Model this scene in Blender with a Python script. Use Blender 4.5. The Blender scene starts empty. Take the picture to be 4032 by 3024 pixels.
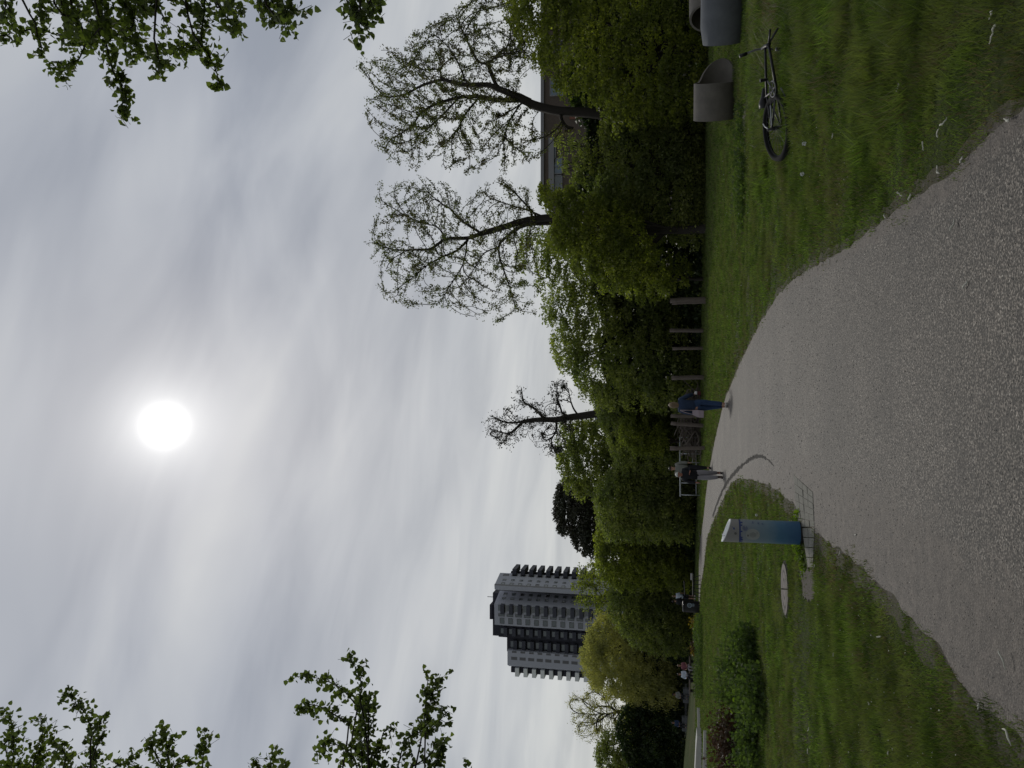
import bpy, bmesh, math, random
import numpy as np
from mathutils import Vector, Matrix
sc = bpy.context.scene
COL = sc.collection
rng = np.random.default_rng(7); random.seed(7)
R = math.radians
# ------------------------------------------------ camera (portrait frame stored turned a quarter, as in the photograph)
TH = R(12.04); F = 3028.0; H = 1.5
cam = bpy.data.cameras.new('camera'); co = bpy.data.objects.new('camera', cam); COL.objects.link(co)
cam.sensor_fit = 'HORIZONTAL'; cam.sensor_width = 36.0; cam.lens = 36.0 * F / 4032.0
cam.clip_start = 0.05; cam.clip_end = 3000
fw = Vector((0, math.cos(TH), math.sin(TH))); up = Vector((0, -math.sin(TH), math.cos(TH))); rt = Vector((1, 0, 0))
Mx = Matrix.Identity(4)
for i in range(3):
    Mx[i][0] = -up[i]; Mx[i][1] = rt[i]; Mx[i][2] = -fw[i]
Mx[0][3], Mx[1][3], Mx[2][3] = 0, 0, H
co.matrix_world = Mx; sc.camera = co
sc.render.resolution_x = 1024; sc.render.resolution_y = 768
# ------------------------------------------------ sky and sun
SUN_EL = R(36.3); SUN_AZ = R(-3.5)
sd = Vector((math.sin(SUN_AZ) * math.cos(SUN_EL), math.cos(SUN_AZ) * math.cos(SUN_EL), math.sin(SUN_EL)))
w = bpy.data.worlds.new("World"); sc.world = w; w.use_nodes = True
nt = w.node_tree; nt.nodes.clear()
def N(nt, t, **k):
    n = nt.nodes.new(t)
    for a, b in k.items():
        if a.startswith('i_'):
            key = a[2:].replace('_', ' ')
            n.inputs[int(key) if key.isdigit() else key].default_value = b
        else: setattr(n, a, b)
    return n
def Lk(nt, a, b): nt.links.new(a, b)
def math_(nt, op, a, b=None, c=None, clamp=False):
    n = nt.nodes.new('ShaderNodeMath'); n.operation = op; n.use_clamp = clamp
    for i, v in enumerate((a, b, c)):
        if v is None: continue
        if isinstance(v, (int, float)): n.inputs[i].default_value = v
        else: nt.links.new(v, n.inputs[i])
    return n.outputs[0]
def mixc(nt, f, a, b, mode='MIX'):
    n = nt.nodes.new('ShaderNodeMix'); n.data_type = 'RGBA'; n.blend_type = mode
    for i, v in ((0, f), (6, a), (7, b)):
        if isinstance(v, (int, float)): n.inputs[i].default_value = v
        elif isinstance(v, (tuple, list)): n.inputs[i].default_value = (*v[:3], 1)
        else: nt.links.new(v, n.inputs[i])
    return n.outputs[2]
def ramp(nt, f, stops):
    n = nt.nodes.new('ShaderNodeValToRGB'); nt.links.new(f, n.inputs[0])
    while len(n.color_ramp.elements) < len(stops): n.color_ramp.elements.new(0.5)
    for e, (p, c) in zip(n.color_ramp.elements, stops):
        e.position = p; e.color = (*c, 1) if isinstance(c, tuple) else (c, c, c, 1)
    return n.outputs[0]
sky = N(nt, 'ShaderNodeTexSky', sky_type='NISHITA', sun_disc=False, sun_elevation=SUN_EL, sun_rotation=SUN_AZ)
tc = N(nt, 'ShaderNodeTexCoord'); sep = N(nt, 'ShaderNodeSeparateXYZ'); Lk(nt, tc.outputs['Generated'], sep.inputs[0])
zz = math_(nt, 'ADD', math_(nt, 'MAXIMUM', sep.outputs[2], 0.0), 0.16)
px_ = math_(nt, 'DIVIDE', sep.outputs[0], zz); py_ = math_(nt, 'DIVIDE', sep.outputs[1], zz)
cb = N(nt, 'ShaderNodeCombineXYZ'); Lk(nt, px_, cb.inputs[0]); Lk(nt, py_, cb.inputs[1])
mp = N(nt, 'ShaderNodeMapping'); mpr = N(nt, 'ShaderNodeMapping'); mpr.inputs['Rotation'].default_value = (0, 0, R(-38)); Lk(nt, cb.outputs[0], mpr.inputs[0]); mp.inputs['Scale'].default_value = (0.42, 1.75, 1); Lk(nt, mpr.outputs[0], mp.inputs[0])
n1 = N(nt, 'ShaderNodeTexNoise', i_Scale=1.5, i_Detail=3.0, i_Roughness=0.4, i_Distortion=0.35); Lk(nt, mp.outputs[0], n1.inputs['Vector'])
mp2 = N(nt, 'ShaderNodeMapping'); mpr2 = N(nt, 'ShaderNodeMapping'); mpr2.inputs['Rotation'].default_value = (0, 0, R(-22)); Lk(nt, cb.outputs[0], mpr2.inputs[0]); mp2.inputs['Scale'].default_value = (0.9, 2.0, 1); Lk(nt, mpr2.outputs[0], mp2.inputs[0])
n2 = N(nt, 'ShaderNodeTexNoise', i_Scale=1.9, i_Detail=4.0, i_Roughness=0.5, i_Distortion=0.6); Lk(nt, mp2.outputs[0], n2.inputs['Vector'])
cl = math_(nt, 'ADD', math_(nt, 'MULTIPLY', n1.outputs[0], 0.68), math_(nt, 'MULTIPLY', n2.outputs[0], 0.32))
cloud = ramp(nt, cl, [(0.38, (2.95, 3.20, 3.70)), (0.50, (4.15, 4.38, 4.80)), (0.62, (5.30, 5.48, 5.68))])
# whiter, slightly warm near the horizon
hor = ramp(nt, sep.outputs[2], [(0.0, 1.0), (0.30, 0.45), (0.5, 0.0)])
cloud = mixc(nt, math_(nt, 'MULTIPLY', hor, 0.75), cloud, (5.95, 5.90, 5.60))
cloud = mixc(nt, 1.0, cloud, mixc(nt, math_(nt, 'ADD', math_(nt, 'MULTIPLY', math_(nt, 'SUBTRACT', n2.outputs[0], 0.5), 2.0), 0.5, clamp=True), (0.91, 0.92, 0.935), (1.08, 1.075, 1.06)), 'MULTIPLY')
dt = N(nt, 'ShaderNodeVectorMath', operation='DOT_PRODUCT'); Lk(nt, tc.outputs['Generated'], dt.inputs[0]); dt.inputs[1].default_value = sd
ang = math_(nt, 'MULTIPLY', math_(nt, 'ARCCOSINE', math_(nt, 'MINIMUM', dt.outputs['Value'], 0.999999)), 57.2958)
glow = math_(nt, 'MULTIPLY', math_(nt, 'POWER', 2.718, math_(nt, 'MULTIPLY', ang, -0.49)), 9.2)
wide = math_(nt, 'MULTIPLY', math_(nt, 'POWER', 2.718, math_(nt, 'MULTIPLY', ang, -0.11)), 0.35)
disc = math_(nt, 'MULTIPLY', math_(nt, 'SUBTRACT', 1.0, math_(nt, 'SMOOTH_MIN', math_(nt, 'DIVIDE', math_(nt, 'MAXIMUM', math_(nt, 'SUBTRACT', ang, 0.0), 0.0), 1.85), 1.0, 0.25), clamp=True), 6.0)
g_ = math_(nt, 'ADD', math_(nt, 'ADD', glow, wide), disc)
gc = mixc(nt, 1.0, (1.0, 0.985, 0.94), g_, 'MULTIPLY')
# the overcast is dimmer on the side away from the sun
back = ramp(nt, math_(nt, 'ADD', math_(nt, 'MULTIPLY', sep.outputs[1], 0.5), 0.5), [(0.15, 0.62), (0.60, 1.0)])
tot = mixc(nt, 1.0, mixc(nt, 1.0, mixc(nt, 0.90, sky.outputs[0], cloud), back, 'MULTIPLY'), gc, 'ADD')
bg = N(nt, 'ShaderNodeBackground'); bg.inputs[1].default_value = 0.1; Lk(nt, tot, bg.inputs[0])
wo = N(nt, 'ShaderNodeOutputWorld'); Lk(nt, bg.outputs[0], wo.inputs[0])
sun = bpy.data.lights.new('sun', 'SUN'); sun.energy = 1.1; sun.angle = R(9); sun.color = (1, 0.95, 0.86)
so = bpy.data.objects.new('sun', sun); COL.objects.link(so); so.rotation_euler = (-sd).to_track_quat('-Z', 'Y').to_euler()
sc.view_settings.view_transform = 'Standard'; sc.view_settings.look = 'None'; sc.view_settings.exposure = 0.0; sc.view_settings.gamma = 1.0
sc.view_settings.use_curve_mapping = False
sc.cycles.use_denoising = True
sc.cycles.max_bounces = 6; sc.cycles.diffuse_bounces = 3; sc.cycles.transmission_bounces = 3; sc.cycles.glossy_bounces = 2; sc.cycles.transparent_max_bounces = 8

# ------------------------------------------------ measuring helpers: photograph pixel -> place
def ray(px, py):
    u = (2016 - np.asarray(px, float)) / F; r = (1512 - np.asarray(py, float)) / F
    return r, math.cos(TH) - u * math.sin(TH), math.sin(TH) + u * math.cos(TH)
def at(px, py, Y):
    r, y, z = ray(px, py); t = Y / y
    return np.stack([r * t, Y + 0 * r, H + z * t], -1)
def G(px, py, z=0.0):
    r, y, zz = ray(px, py); t = (z - H) / zz
    return np.stack([r * t, y * t, z + 0 * t], -1)
def to_px(P):
    P = np.asarray(P, float); x, y, z = P[..., 0], P[..., 1], P[..., 2] - H
    d = y * math.cos(TH) + z * math.sin(TH); v = -y * math.sin(TH) + z * math.cos(TH)
    d = np.maximum(d, 0.01)
    return 2016 - F * v / d, 1512 - F * x / d
def V(p): return Vector([float(a) for a in p])

# ------------------------------------------------ materials
def newmat(name):
    m = bpy.data.materials.new(name); m.use_nodes = True
    nt = m.node_tree; b = nt.nodes['Principled BSDF']; return m, nt, b
def pos(nt, scale=1.0, obj=True):
    t = N(nt, 'ShaderNodeTexCoord'); m_ = N(nt, 'ShaderNodeMapping'); m_.inputs['Scale'].default_value = (scale,) * 3 if not isinstance(scale, tuple) else scale
    Lk(nt, t.outputs['Object'], m_.inputs[0]); return m_.outputs[0]
def plain(name, c, rough=0.6, var=0.25, sc_=6.0, metal=0.0, bump=0.15, spec=0.4, bs=40.0):
    m, nt, b = newmat(name); p = pos(nt)
    n = N(nt, 'ShaderNodeTexNoise', i_Scale=sc_, i_Detail=6.0, i_Roughness=0.65); Lk(nt, p, n.inputs['Vector'])
    col = mixc(nt, n.outputs[0], tuple(x * (1 - var) for x in c), tuple(min(1, x * (1 + var)) for x in c))
    Lk(nt, col, b.inputs['Base Color']); b.inputs['Roughness'].default_value = rough; b.inputs['Metallic'].default_value = metal
    b.inputs['Specular IOR Level'].default_value = spec
    if bump:
        n2 = N(nt, 'ShaderNodeTexNoise', i_Scale=bs, i_Detail=3.0); Lk(nt, p, n2.inputs['Vector'])
        bp = N(nt, 'ShaderNodeBump', i_Strength=bump, i_Distance=0.01); Lk(nt, n2.outputs[0], bp.inputs['Height']); Lk(nt, bp.outputs[0], b.inputs['Normal'])
    return m
def leafmat(name, c1, c2, c3, tr=0.4, trc=None, nscale=0.5, rough=0.55, spec=0.35, patch=None):
    m, nt, b = newmat(name); p = pos(nt)
    g = N(nt, 'ShaderNodeNewGeometry')
    n = N(nt, 'ShaderNodeTexNoise', i_Scale=nscale, i_Detail=2.0); Lk(nt, p, n.inputs['Vector'])
    c = mixc(nt, g.outputs['Random Per Island'], c1, c2)
    c = mixc(nt, ramp(nt, n.outputs[0], [(0.42, 0.0), (0.62, 1.0)]), c, c3)
    if patch: npt = N(nt, 'ShaderNodeTexNoise', i_Scale=patch, i_Detail=5.0, i_Roughness=0.65); Lk(nt, p, npt.inputs['Vector']); c = mixc(nt, 1.0, c, ramp(nt, npt.outputs[0], [(0.36, 0.42), (0.62, 1.3)]), 'MULTIPLY')
    Lk(nt, c, b.inputs['Base Color']); b.inputs['Roughness'].default_value = rough; b.inputs['Specular IOR Level'].default_value = spec
    t = N(nt, 'ShaderNodeBsdfTranslucent'); Lk(nt, mixc(nt, 1.0, c, trc or (1.5, 1.75, 0.7), 'MULTIPLY'), t.inputs[0])
    mx = N(nt, 'ShaderNodeMixShader'); mx.inputs[0].default_value = tr
    Lk(nt, b.outputs[0], mx.inputs[1]); Lk(nt, t.outputs[0], mx.inputs[2]); Lk(nt, mx.outputs[0], nt.nodes['Material Output'].inputs[0])
    return m
M = {}
M['leaf_maple'] = leafmat('leaf_maple', (0.075, 0.085, 0.04), (0.16, 0.175, 0.07), (0.10, 0.085, 0.055), 0.5)
M['leaf_bright'] = leafmat('leaf_bright', (0.10, 0.12, 0.028), (0.38, 0.39, 0.08), (0.14, 0.16, 0.042), 0.55)
M['leaf_mid'] = leafmat('leaf_mid', (0.10, 0.12, 0.04), (0.36, 0.37, 0.12), (0.15, 0.175, 0.065), 0.5)
M['leaf_dark'] = leafmat('leaf_dark', (0.08, 0.10, 0.038), (0.15, 0.17, 0.055), (0.07, 0.085, 0.036), 0.45)
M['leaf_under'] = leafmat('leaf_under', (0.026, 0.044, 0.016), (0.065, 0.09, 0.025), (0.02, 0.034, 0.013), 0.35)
M['leaf_copper'] = leafmat('leaf_copper', (0.04, 0.048, 0.03), (0.065, 0.07, 0.045), (0.05, 0.045, 0.03), 0.15, trc=(1.2, 1.2, 0.8))
M['leaf_willow'] = leafmat('leaf_willow', (0.32, 0.32, 0.12), (0.50, 0.48, 0.18), (0.28, 0.285, 0.11), 0.5, trc=(1.4, 1.45, 0.7))
M['leaf_over'] = leafmat('leaf_over', (0.07, 0.092, 0.038), (0.15, 0.18, 0.052), (0.08, 0.10, 0.045), 0.45, nscale=1.2, rough=0.6, spec=0.25)
M['leaf_weed'] = leafmat('leaf_weed', (0.055, 0.085, 0.03), (0.14, 0.19, 0.055), (0.05, 0.075, 0.03), 0.4, nscale=2.0, rough=0.7, spec=0.12)
M['leaf_lime'] = leafmat('leaf_lime', (0.12, 0.18, 0.025), (0.18, 0.24, 0.03), (0.1, 0.15, 0.02), 0.45, nscale=2.0)
M['leaf_rust'] = leafmat('leaf_rust', (0.08, 0.045, 0.028), (0.12, 0.07, 0.035), (0.05, 0.035, 0.02), 0.2, trc=(1.2, 0.9, 0.6), nscale=2.0)
M['leaf_yellow'] = leafmat('leaf_yellow', (0.28, 0.24, 0.03), (0.2, 0.12, 0.03), (0.14, 0.15, 0.02), 0.4, trc=(1.3, 1.2, 0.6), nscale=2.0)
M['blade'] = leafmat('blade', (0.052, 0.086, 0.022), (0.175, 0.235, 0.062), (0.120, 0.135, 0.052), 0.4, nscale=1.1, rough=0.6, spec=0.2, patch=2.2)
M['blade_dry'] = leafmat('blade_dry', (0.14, 0.12, 0.06), (0.24, 0.21, 0.12), (0.1, 0.09, 0.04), 0.3, trc=(1.2, 1.1, 0.8), nscale=2.0)
M['bark'] = plain('bark', (0.035, 0.030, 0.025), 0.9, 0.4, 9, bump=0.6, bs=30)
M['bark_pale'] = plain('bark_pale', (0.11, 0.09, 0.075), 0.9, 0.35, 12, bump=0.6)
M['wood_post'] = plain('wood_post', (0.15, 0.122, 0.105), 0.9, 0.45, (5), bump=0.7, bs=18)
M['concrete'] = plain('concrete', (0.135, 0.123, 0.105), 0.9, 0.50, 2.6, bump=0.35, bs=70)
M['concrete_grey'] = plain('concrete_grey', (0.115, 0.123, 0.132), 0.88, 0.45, 2.6, bump=0.35, bs=70)
M['concrete_pale'] = plain('concrete_pale', (0.5, 0.49, 0.46), 0.85, 0.15, 5, bump=0.1)
M['black'] = plain('black', (0.012, 0.012, 0.013), 0.45, 0.3, 8, bump=0.05)
M['tyre'] = plain('tyre', (0.008, 0.008, 0.008), 0.9, 0.3, 30, bump=0.0, spec=0.2, bs=90)
M['chrome'] = plain('chrome', (0.6, 0.6, 0.62), 0.25, 0.1, 8, metal=1.0, bump=0)
M['steel'] = plain('steel', (0.42, 0.44, 0.45), 0.45, 0.15, 8, metal=0.3, bump=0.05)
M['white'] = plain('white', (0.72, 0.73, 0.74), 0.45, 0.05, 5, bump=0.0)
M['pale_blue'] = plain('pale_blue', (0.42, 0.52, 0.6), 0.6, 0.1, 5, bump=0.0)
M['skin'] = plain('skin', (0.42, 0.24, 0.17), 0.55, 0.1, 8, bump=0.0)
M['skin_red'] = plain('skin_red', (0.38, 0.17, 0.12), 0.55, 0.15, 14, bump=0.0)
M['denim_dark'] = plain('denim_dark', (0.022, 0.040, 0.085), 0.9, 0.25, 14, bump=0.3)
M['denim'] = plain('denim', (0.026, 0.055, 0.125), 0.9, 0.3, 14, bump=0.3)
M['hair_brown'] = plain('hair_brown', (0.19, 0.135, 0.08), 0.5, 0.4, 22, bump=0.5, bs=50)
M['hair_white'] = plain('hair_white', (0.6, 0.6, 0.57), 0.6, 0.15, 20, bump=0.3)
M['hair_black'] = plain('hair_black', (0.012, 0.011, 0.011), 0.5, 0.3, 20, bump=0.3)
M['coat'] = plain('coat', (0.010, 0.011, 0.015), 0.85, 0.3, 8, bump=0.3)
M['fleece'] = plain('fleece', (0.20, 0.205, 0.185), 0.95, 0.15, 10, bump=0.4)
M['trouser_grey'] = plain('trouser_grey', (0.26, 0.25, 0.27), 0.9, 0.15, 10, bump=0.3)
M['canvas_bag'] = plain('canvas_bag', (0.40, 0.33, 0.37), 0.9, 0.12, 14, bump=0.3)
M['boot'] = plain('boot', (0.03, 0.018, 0.012), 0.6, 0.3, 10)
M['shirt_white'] = plain('shirt_white', (0.50, 0.56, 0.66), 0.9, 0.08, 8, bump=0.2)
M['shirt_pink'] = plain('shirt_pink', (0.20, 0.07, 0.09), 0.9, 0.25, 20, bump=0.2)
M['maroon'] = plain('maroon', (0.09, 0.02, 0.02), 0.8, 0.2, 20, bump=0.2)
M['shorts'] = plain('shorts', (0.02, 0.022, 0.03), 0.9, 0.2, 20, bump=0.2)
M['litter'] = plain('litter', (0.50, 0.49, 0.42), 0.8, 0.25, 40, bump=0.0)
M['dark_soil'] = plain('dark_soil', (0.055, 0.05, 0.043), 1.0, 0.5, 20, bump=0.8, bs=60)
M['sett'] = plain('sett', (0.17, 0.165, 0.14), 0.9, 0.35, 9, bump=0.5, bs=50)
M['wall_pale'] = plain('wall_pale', (0.44, 0.455, 0.52), 0.85, 0.08, 0.25, bump=0)
M['wall_grey'] = plain('wall_grey', (0.26, 0.26, 0.275), 0.85, 0.12, 0.3, bump=0)
M['wall_dark'] = plain('wall_dark', (0.032, 0.033, 0.046), 0.85, 0.2, 0.3, bump=0)
M['slab_white'] = plain('slab_white', (0.85, 0.87, 0.87), 0.6, 0.04, 1.0, bump=0)
M['bal_grey'] = plain('bal_grey', (0.055, 0.058, 0.078), 0.7, 0.12, 0.5, bump=0)
M['frame'] = plain('frame', (0.14, 0.14, 0.15), 0.5, 0.1, 2, bump=0)
m, nt_, b = newmat('glass'); b.inputs['Base Color'].default_value = (0.10, 0.125, 0.135, 1); b.inputs['Roughness'].default_value = 0.12; b.inputs['Specular IOR Level'].default_value = 0.9; M['glass'] = m
m, nt_, b = newmat('glass_blue'); b.inputs['Base Color'].default_value = (0.09, 0.15, 0.22, 1); b.inputs['Roughness'].default_value = 0.15; b.inputs['Specular IOR Level'].default_value = 0.9; M['glass_blue'] = m
M['glass_dark'] = plain('glass_dark', (0.02, 0.022, 0.03), 0.2, 0.3, 1, bump=0, spec=0.6)
# brown brick
m, nt_, b = newmat('brick'); p = pos(nt_)
br = N(nt_, 'ShaderNodeTexBrick', i_Scale=4.0); br.inputs['Color1'].default_value = (0.12, 0.09, 0.07, 1); br.inputs['Color2'].default_value = (0.09, 0.068, 0.055, 1); br.inputs['Mortar'].default_value = (0.12, 0.11, 0.10, 1)
rot = N(nt_, 'ShaderNodeMapping'); rot.inputs['Rotation'].default_value = (R(90), 0, 0); Lk(nt_, p, rot.inputs[0]); Lk(nt_, rot.outputs[0], br.inputs['Vector']); Lk(nt_, br.outputs[0], b.inputs['Base Color']); b.inputs['Roughness'].default_value = 0.9; M['brick'] = m
M['brick_red'] = plain('brick_red', (0.22, 0.10, 0.07), 0.9, 0.25, 3, bump=0)
# gravel / worn asphalt path
m, nt_, b = newmat('path'); p = pos(nt_)
nA = N(nt_, 'ShaderNodeTexNoise', i_Scale=78.0, i_Detail=2.0, i_Roughness=0.6); Lk(nt_, p, nA.inputs['Vector'])
nB = N(nt_, 'ShaderNodeTexNoise', i_Scale=0.7, i_Detail=4.0); Lk(nt_, p, nB.inputs['Vector'])
nC = N(nt_, 'ShaderNodeTexVoronoi', i_Scale=85.0); Lk(nt_, p, nC.inputs['Vector'])
nD = N(nt_, 'ShaderNodeTexNoise', i_Scale=9.0, i_Detail=8.0, i_Roughness=0.8); Lk(nt_, p, nD.inputs['Vector'])
cg = ramp(nt_, nA.outputs[0], [(0.37, (0.012, 0.010, 0.008)), (0.46, (0.036, 0.032, 0.027)), (0.54, (0.105, 0.094, 0.082)), (0.63, (0.30, 0.28, 0.25))])
sepc = N(nt_, 'ShaderNodeSeparateColor'); Lk(nt_, nC.outputs['Color'], sepc.inputs[0])
chip = math_(nt_, 'MULTIPLY', math_(nt_, 'GREATER_THAN', sepc.outputs[0], 0.965), math_(nt_, 'LESS_THAN', nC.outputs[0], 0.42))
cg = mixc(nt_, math_(nt_, 'MULTIPLY', chip, 0.8), cg, (0.55, 0.54, 0.50))
nM = N(nt_, 'ShaderNodeTexNoise', i_Scale=17.0, i_Detail=4.0, i_Roughness=0.75); Lk(nt_, p, nM.inputs['Vector']); cg = mixc(nt_, 1.0, cg, ramp(nt_, nM.outputs[0], [(0.35, 0.68), (0.65, 1.32)]), 'MULTIPLY')
cg = mixc(nt_, 1.0, cg, ramp(nt_, nB.outputs[0], [(0.3, 0.72), (0.7, 1.2)]), 'MULTIPLY')
dirt = ramp(nt_, nD.outputs[0], [(0.35, (0.034, 0.028, 0.023)), (0.5, (0.085, 0.073, 0.063)), (0.65, (0.16, 0.14, 0.122))])
dirt = mixc(nt_, math_(nt_, 'MULTIPLY', math_(nt_, 'GREATER_THAN', nA.outputs[0], 0.58), 0.5), dirt, (0.2, 0.18, 0.16))
at_ = N(nt_, 'ShaderNodeAttribute', attribute_name='dirt')
fd = ramp(nt_, math_(nt_, 'ADD', at_.outputs['Fac'], math_(nt_, 'MULTIPLY', math_(nt_, 'SUBTRACT', nD.outputs[0], 0.5), 1.1)), [(0.38, 0.0), (0.62, 1.0)])
Lk(nt_, mixc(nt_, 1.0, mixc(nt_, math_(nt_, 'MULTIPLY', fd, 0.85), cg, dirt), (0.86, 0.81, 0.76), 'MULTIPLY'), b.inputs['Base Color']); b.inputs['Roughness'].default_value = 0.74; b.inputs['Specular IOR Level'].default_value = 0.5
bp = N(nt_, 'ShaderNodeBump', i_Strength=0.5, i_Distance=0.012); Lk(nt_, nA.outputs[0], bp.inputs['Height']); Lk(nt_, bp.outputs[0], b.inputs['Normal']); M['path'] = m
m, nt_, b = newmat('stone_chip'); g = N(nt_, 'ShaderNodeNewGeometry'); Lk(nt_, ramp(nt_, g.outputs['Random Per Island'], [(0.0, (0.085, 0.078, 0.07)), (0.6, (0.15, 0.14, 0.128)), (0.88, (0.27, 0.255, 0.235)), (1.0, (0.5, 0.48, 0.45))]), b.inputs['Base Color']); b.inputs['Roughness'].default_value = 0.7; M['stone_chip'] = m
# bare soil
m, nt_, b = newmat('soil'); p = pos(nt_)
nA = N(nt_, 'ShaderNodeTexNoise', i_Scale=38.0, i_Detail=6.0, i_Roughness=0.75); Lk(nt_, p, nA.inputs['Vector'])
at_ = N(nt_, 'ShaderNodeAttribute', attribute_name='edge'); nE = N(nt_, 'ShaderNodeTexNoise', i_Scale=7.0, i_Detail=2.5, i_Roughness=0.5); Lk(nt_, p, nE.inputs['Vector'])
fe = ramp(nt_, math_(nt_, 'ADD', at_.outputs['Fac'], math_(nt_, 'MULTIPLY', math_(nt_, 'SUBTRACT', nE.outputs[0], 0.5), 3.2)), [(0.46, 0.0), (0.54, 1.0)])
soilc = (ramp(nt_, nA.outputs[0], [(0.3, (0.045, 0.038, 0.028)), (0.55, (0.092, 0.078, 0.062)), (0.75, (0.17, 0.15, 0.125))])); Lk(nt_, mixc(nt_, fe, soilc, ramp(nt_, nA.outputs[0], [(0.32, (0.022, 0.022, 0.009)), (0.55, (0.058, 0.052, 0.024)), (0.75, (0.12, 0.105, 0.05))])), b.inputs['Base Color']); b.inputs['Roughness'].default_value = 0.95
bp = N(nt_, 'ShaderNodeBump', i_Strength=0.6, i_Distance=0.015); Lk(nt_, nA.outputs[0], bp.inputs['Height']); Lk(nt_, bp.outputs[0], b.inputs['Normal']); M['soil'] = m
# turf under the blades, base lowered so shadow gaps between them look darker
m, nt_, b = newmat('turf'); p = pos(nt_)
nA = N(nt_, 'ShaderNodeTexNoise', i_Scale=16.0, i_Detail=8.0, i_Roughness=0.8); Lk(nt_, p, nA.inputs['Vector'])
nB = N(nt_, 'ShaderNodeTexNoise', i_Scale=0.33, i_Detail=5.0, i_Roughness=0.6); Lk(nt_, p, nB.inputs['Vector'])
c = ramp(nt_, nA.outputs[0], [(0.32, (0.018, 0.026, 0.008)), (0.55, (0.054, 0.073, 0.019)), (0.75, (0.11, 0.13, 0.038))])
c = mixc(nt_, ramp(nt_, nB.outputs[0], [(0.48, 0.0), (0.66, 0.55)]), c, (0.10, 0.088, 0.045))
Lk(nt_, c, b.inputs['Base Color']); b.inputs['Roughness'].default_value = 0.95; b.inputs['Specular IOR Level'].default_value = 0.1
bp = N(nt_, 'ShaderNodeBump', i_Strength=0.7, i_Distance=0.04); Lk(nt_, nA.outputs[0], bp.inputs['Height']); Lk(nt_, bp.outputs[0], b.inputs['Normal']); M['turf'] = m
# printed drinking-fountain column: pale grey at the top, deep blue at the foot (its own paint)
m, nt_, b = newmat('column_print'); p = pos(nt_); s_ = N(nt_, 'ShaderNodeSeparateXYZ'); Lk(nt_, p, s_.inputs[0])
nA = N(nt_, 'ShaderNodeTexNoise', i_Scale=5.0, i_Detail=5.0); Lk(nt_, p, nA.inputs['Vector'])
h_ = math_(nt_, 'ADD', s_.outputs[2], math_(nt_, 'MULTIPLY', math_(nt_, 'SUBTRACT', nA.outputs[0], 0.5), 0.28))
Lk(nt_, ramp(nt_, h_, [(0.08, (0.022, 0.088, 0.19)), (0.26, (0.055, 0.15, 0.25)), (0.42, (0.14, 0.22, 0.275)), (0.64, (0.205, 0.245, 0.28)), (0.80, (0.27, 0.28, 0.29))]), b.inputs['Base Color']); b.inputs['Roughness'].default_value = 0.4; M['column_print'] = m
M['column_top'] = plain('column_top', (0.27, 0.265, 0.26), 0.5, 0.1, 12, bump=0)
M['ink'] = plain('ink', (0.025, 0.05, 0.19), 0.5, 0.15, 20, bump=0)
M['ink_grey'] = plain('ink_grey', (0.12, 0.12, 0.12), 0.5, 0.1, 20, bump=0)
M['label_disc'] = plain('label_disc', (0.29, 0.31, 0.30), 0.5, 0.05, 10, bump=0)
# manhole cover: concentric cast rings
m, nt_, b = newmat('cast_cover'); p = pos(nt_)
wv = N(nt_, 'ShaderNodeTexWave', wave_type='RINGS', rings_direction='Z', i_Scale=2.6, i_Distortion=2.0, i_Detail=1.0); Lk(nt_, p, wv.inputs['Vector'])
Lk(nt_, mixc(nt_, ramp(nt_, wv.outputs[0], [(0.15, 0.0), (0.4, 1.0)]), (0.045, 0.037, 0.033), (0.15, 0.128, 0.115)), b.inputs['Base Color']); b.inputs['Roughness'].default_value = 0.85; M['cast_cover'] = m

# ------------------------------------------------ object helpers
def link(name, me, mat=None, parent=None, loc=None):
    o = bpy.data.objects.new(name, me); COL.objects.link(o)
    if mat is not None and me is not None:
        for x in (mat if isinstance(mat, (list, tuple)) else [mat]): me.materials.append(x)
    if parent is not None: o.parent = parent
    if loc is not None: o.location = V(loc)
    return o
def tag(o, label=None, cat=None, group=None, kind=None):
    if label: o['label'] = label
    if cat: o['category'] = cat
    if group: o['group'] = group
    if kind: o['kind'] = kind
    return o
def thing(name, label, cat, loc=(0, 0, 0), rz=0, group=None):
    o = bpy.data.objects.new(name, None); COL.objects.link(o); o.location = V(loc); o.rotation_euler = (0, 0, rz)
    o.empty_display_size = 0.1
    return tag(o, label, cat, group)
def np_mesh(name, verts, faces, k, smooth=False):
    """faces: (n,k) index array"""
    me = bpy.data.meshes.new(name); verts = np.ascontiguousarray(verts, dtype=np.float32); faces = np.ascontiguousarray(faces, dtype=np.int32)
    me.vertices.add(len(verts)); me.vertices.foreach_set('co', verts.ravel())
    n = len(faces); me.loops.add(n * k); me.loops.foreach_set('vertex_index', faces.ravel())
    me.polygons.add(n); me.polygons.foreach_set('loop_start', np.arange(0, n * k, k, dtype=np.int32))
    try: me.polygons.foreach_set('loop_total', np.full(n, k, dtype=np.int32))
    except Exception: pass
    if smooth: me.polygons.foreach_set('use_smooth', np.ones(n, dtype=bool))
    me.update(calc_edges=True); return me
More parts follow.
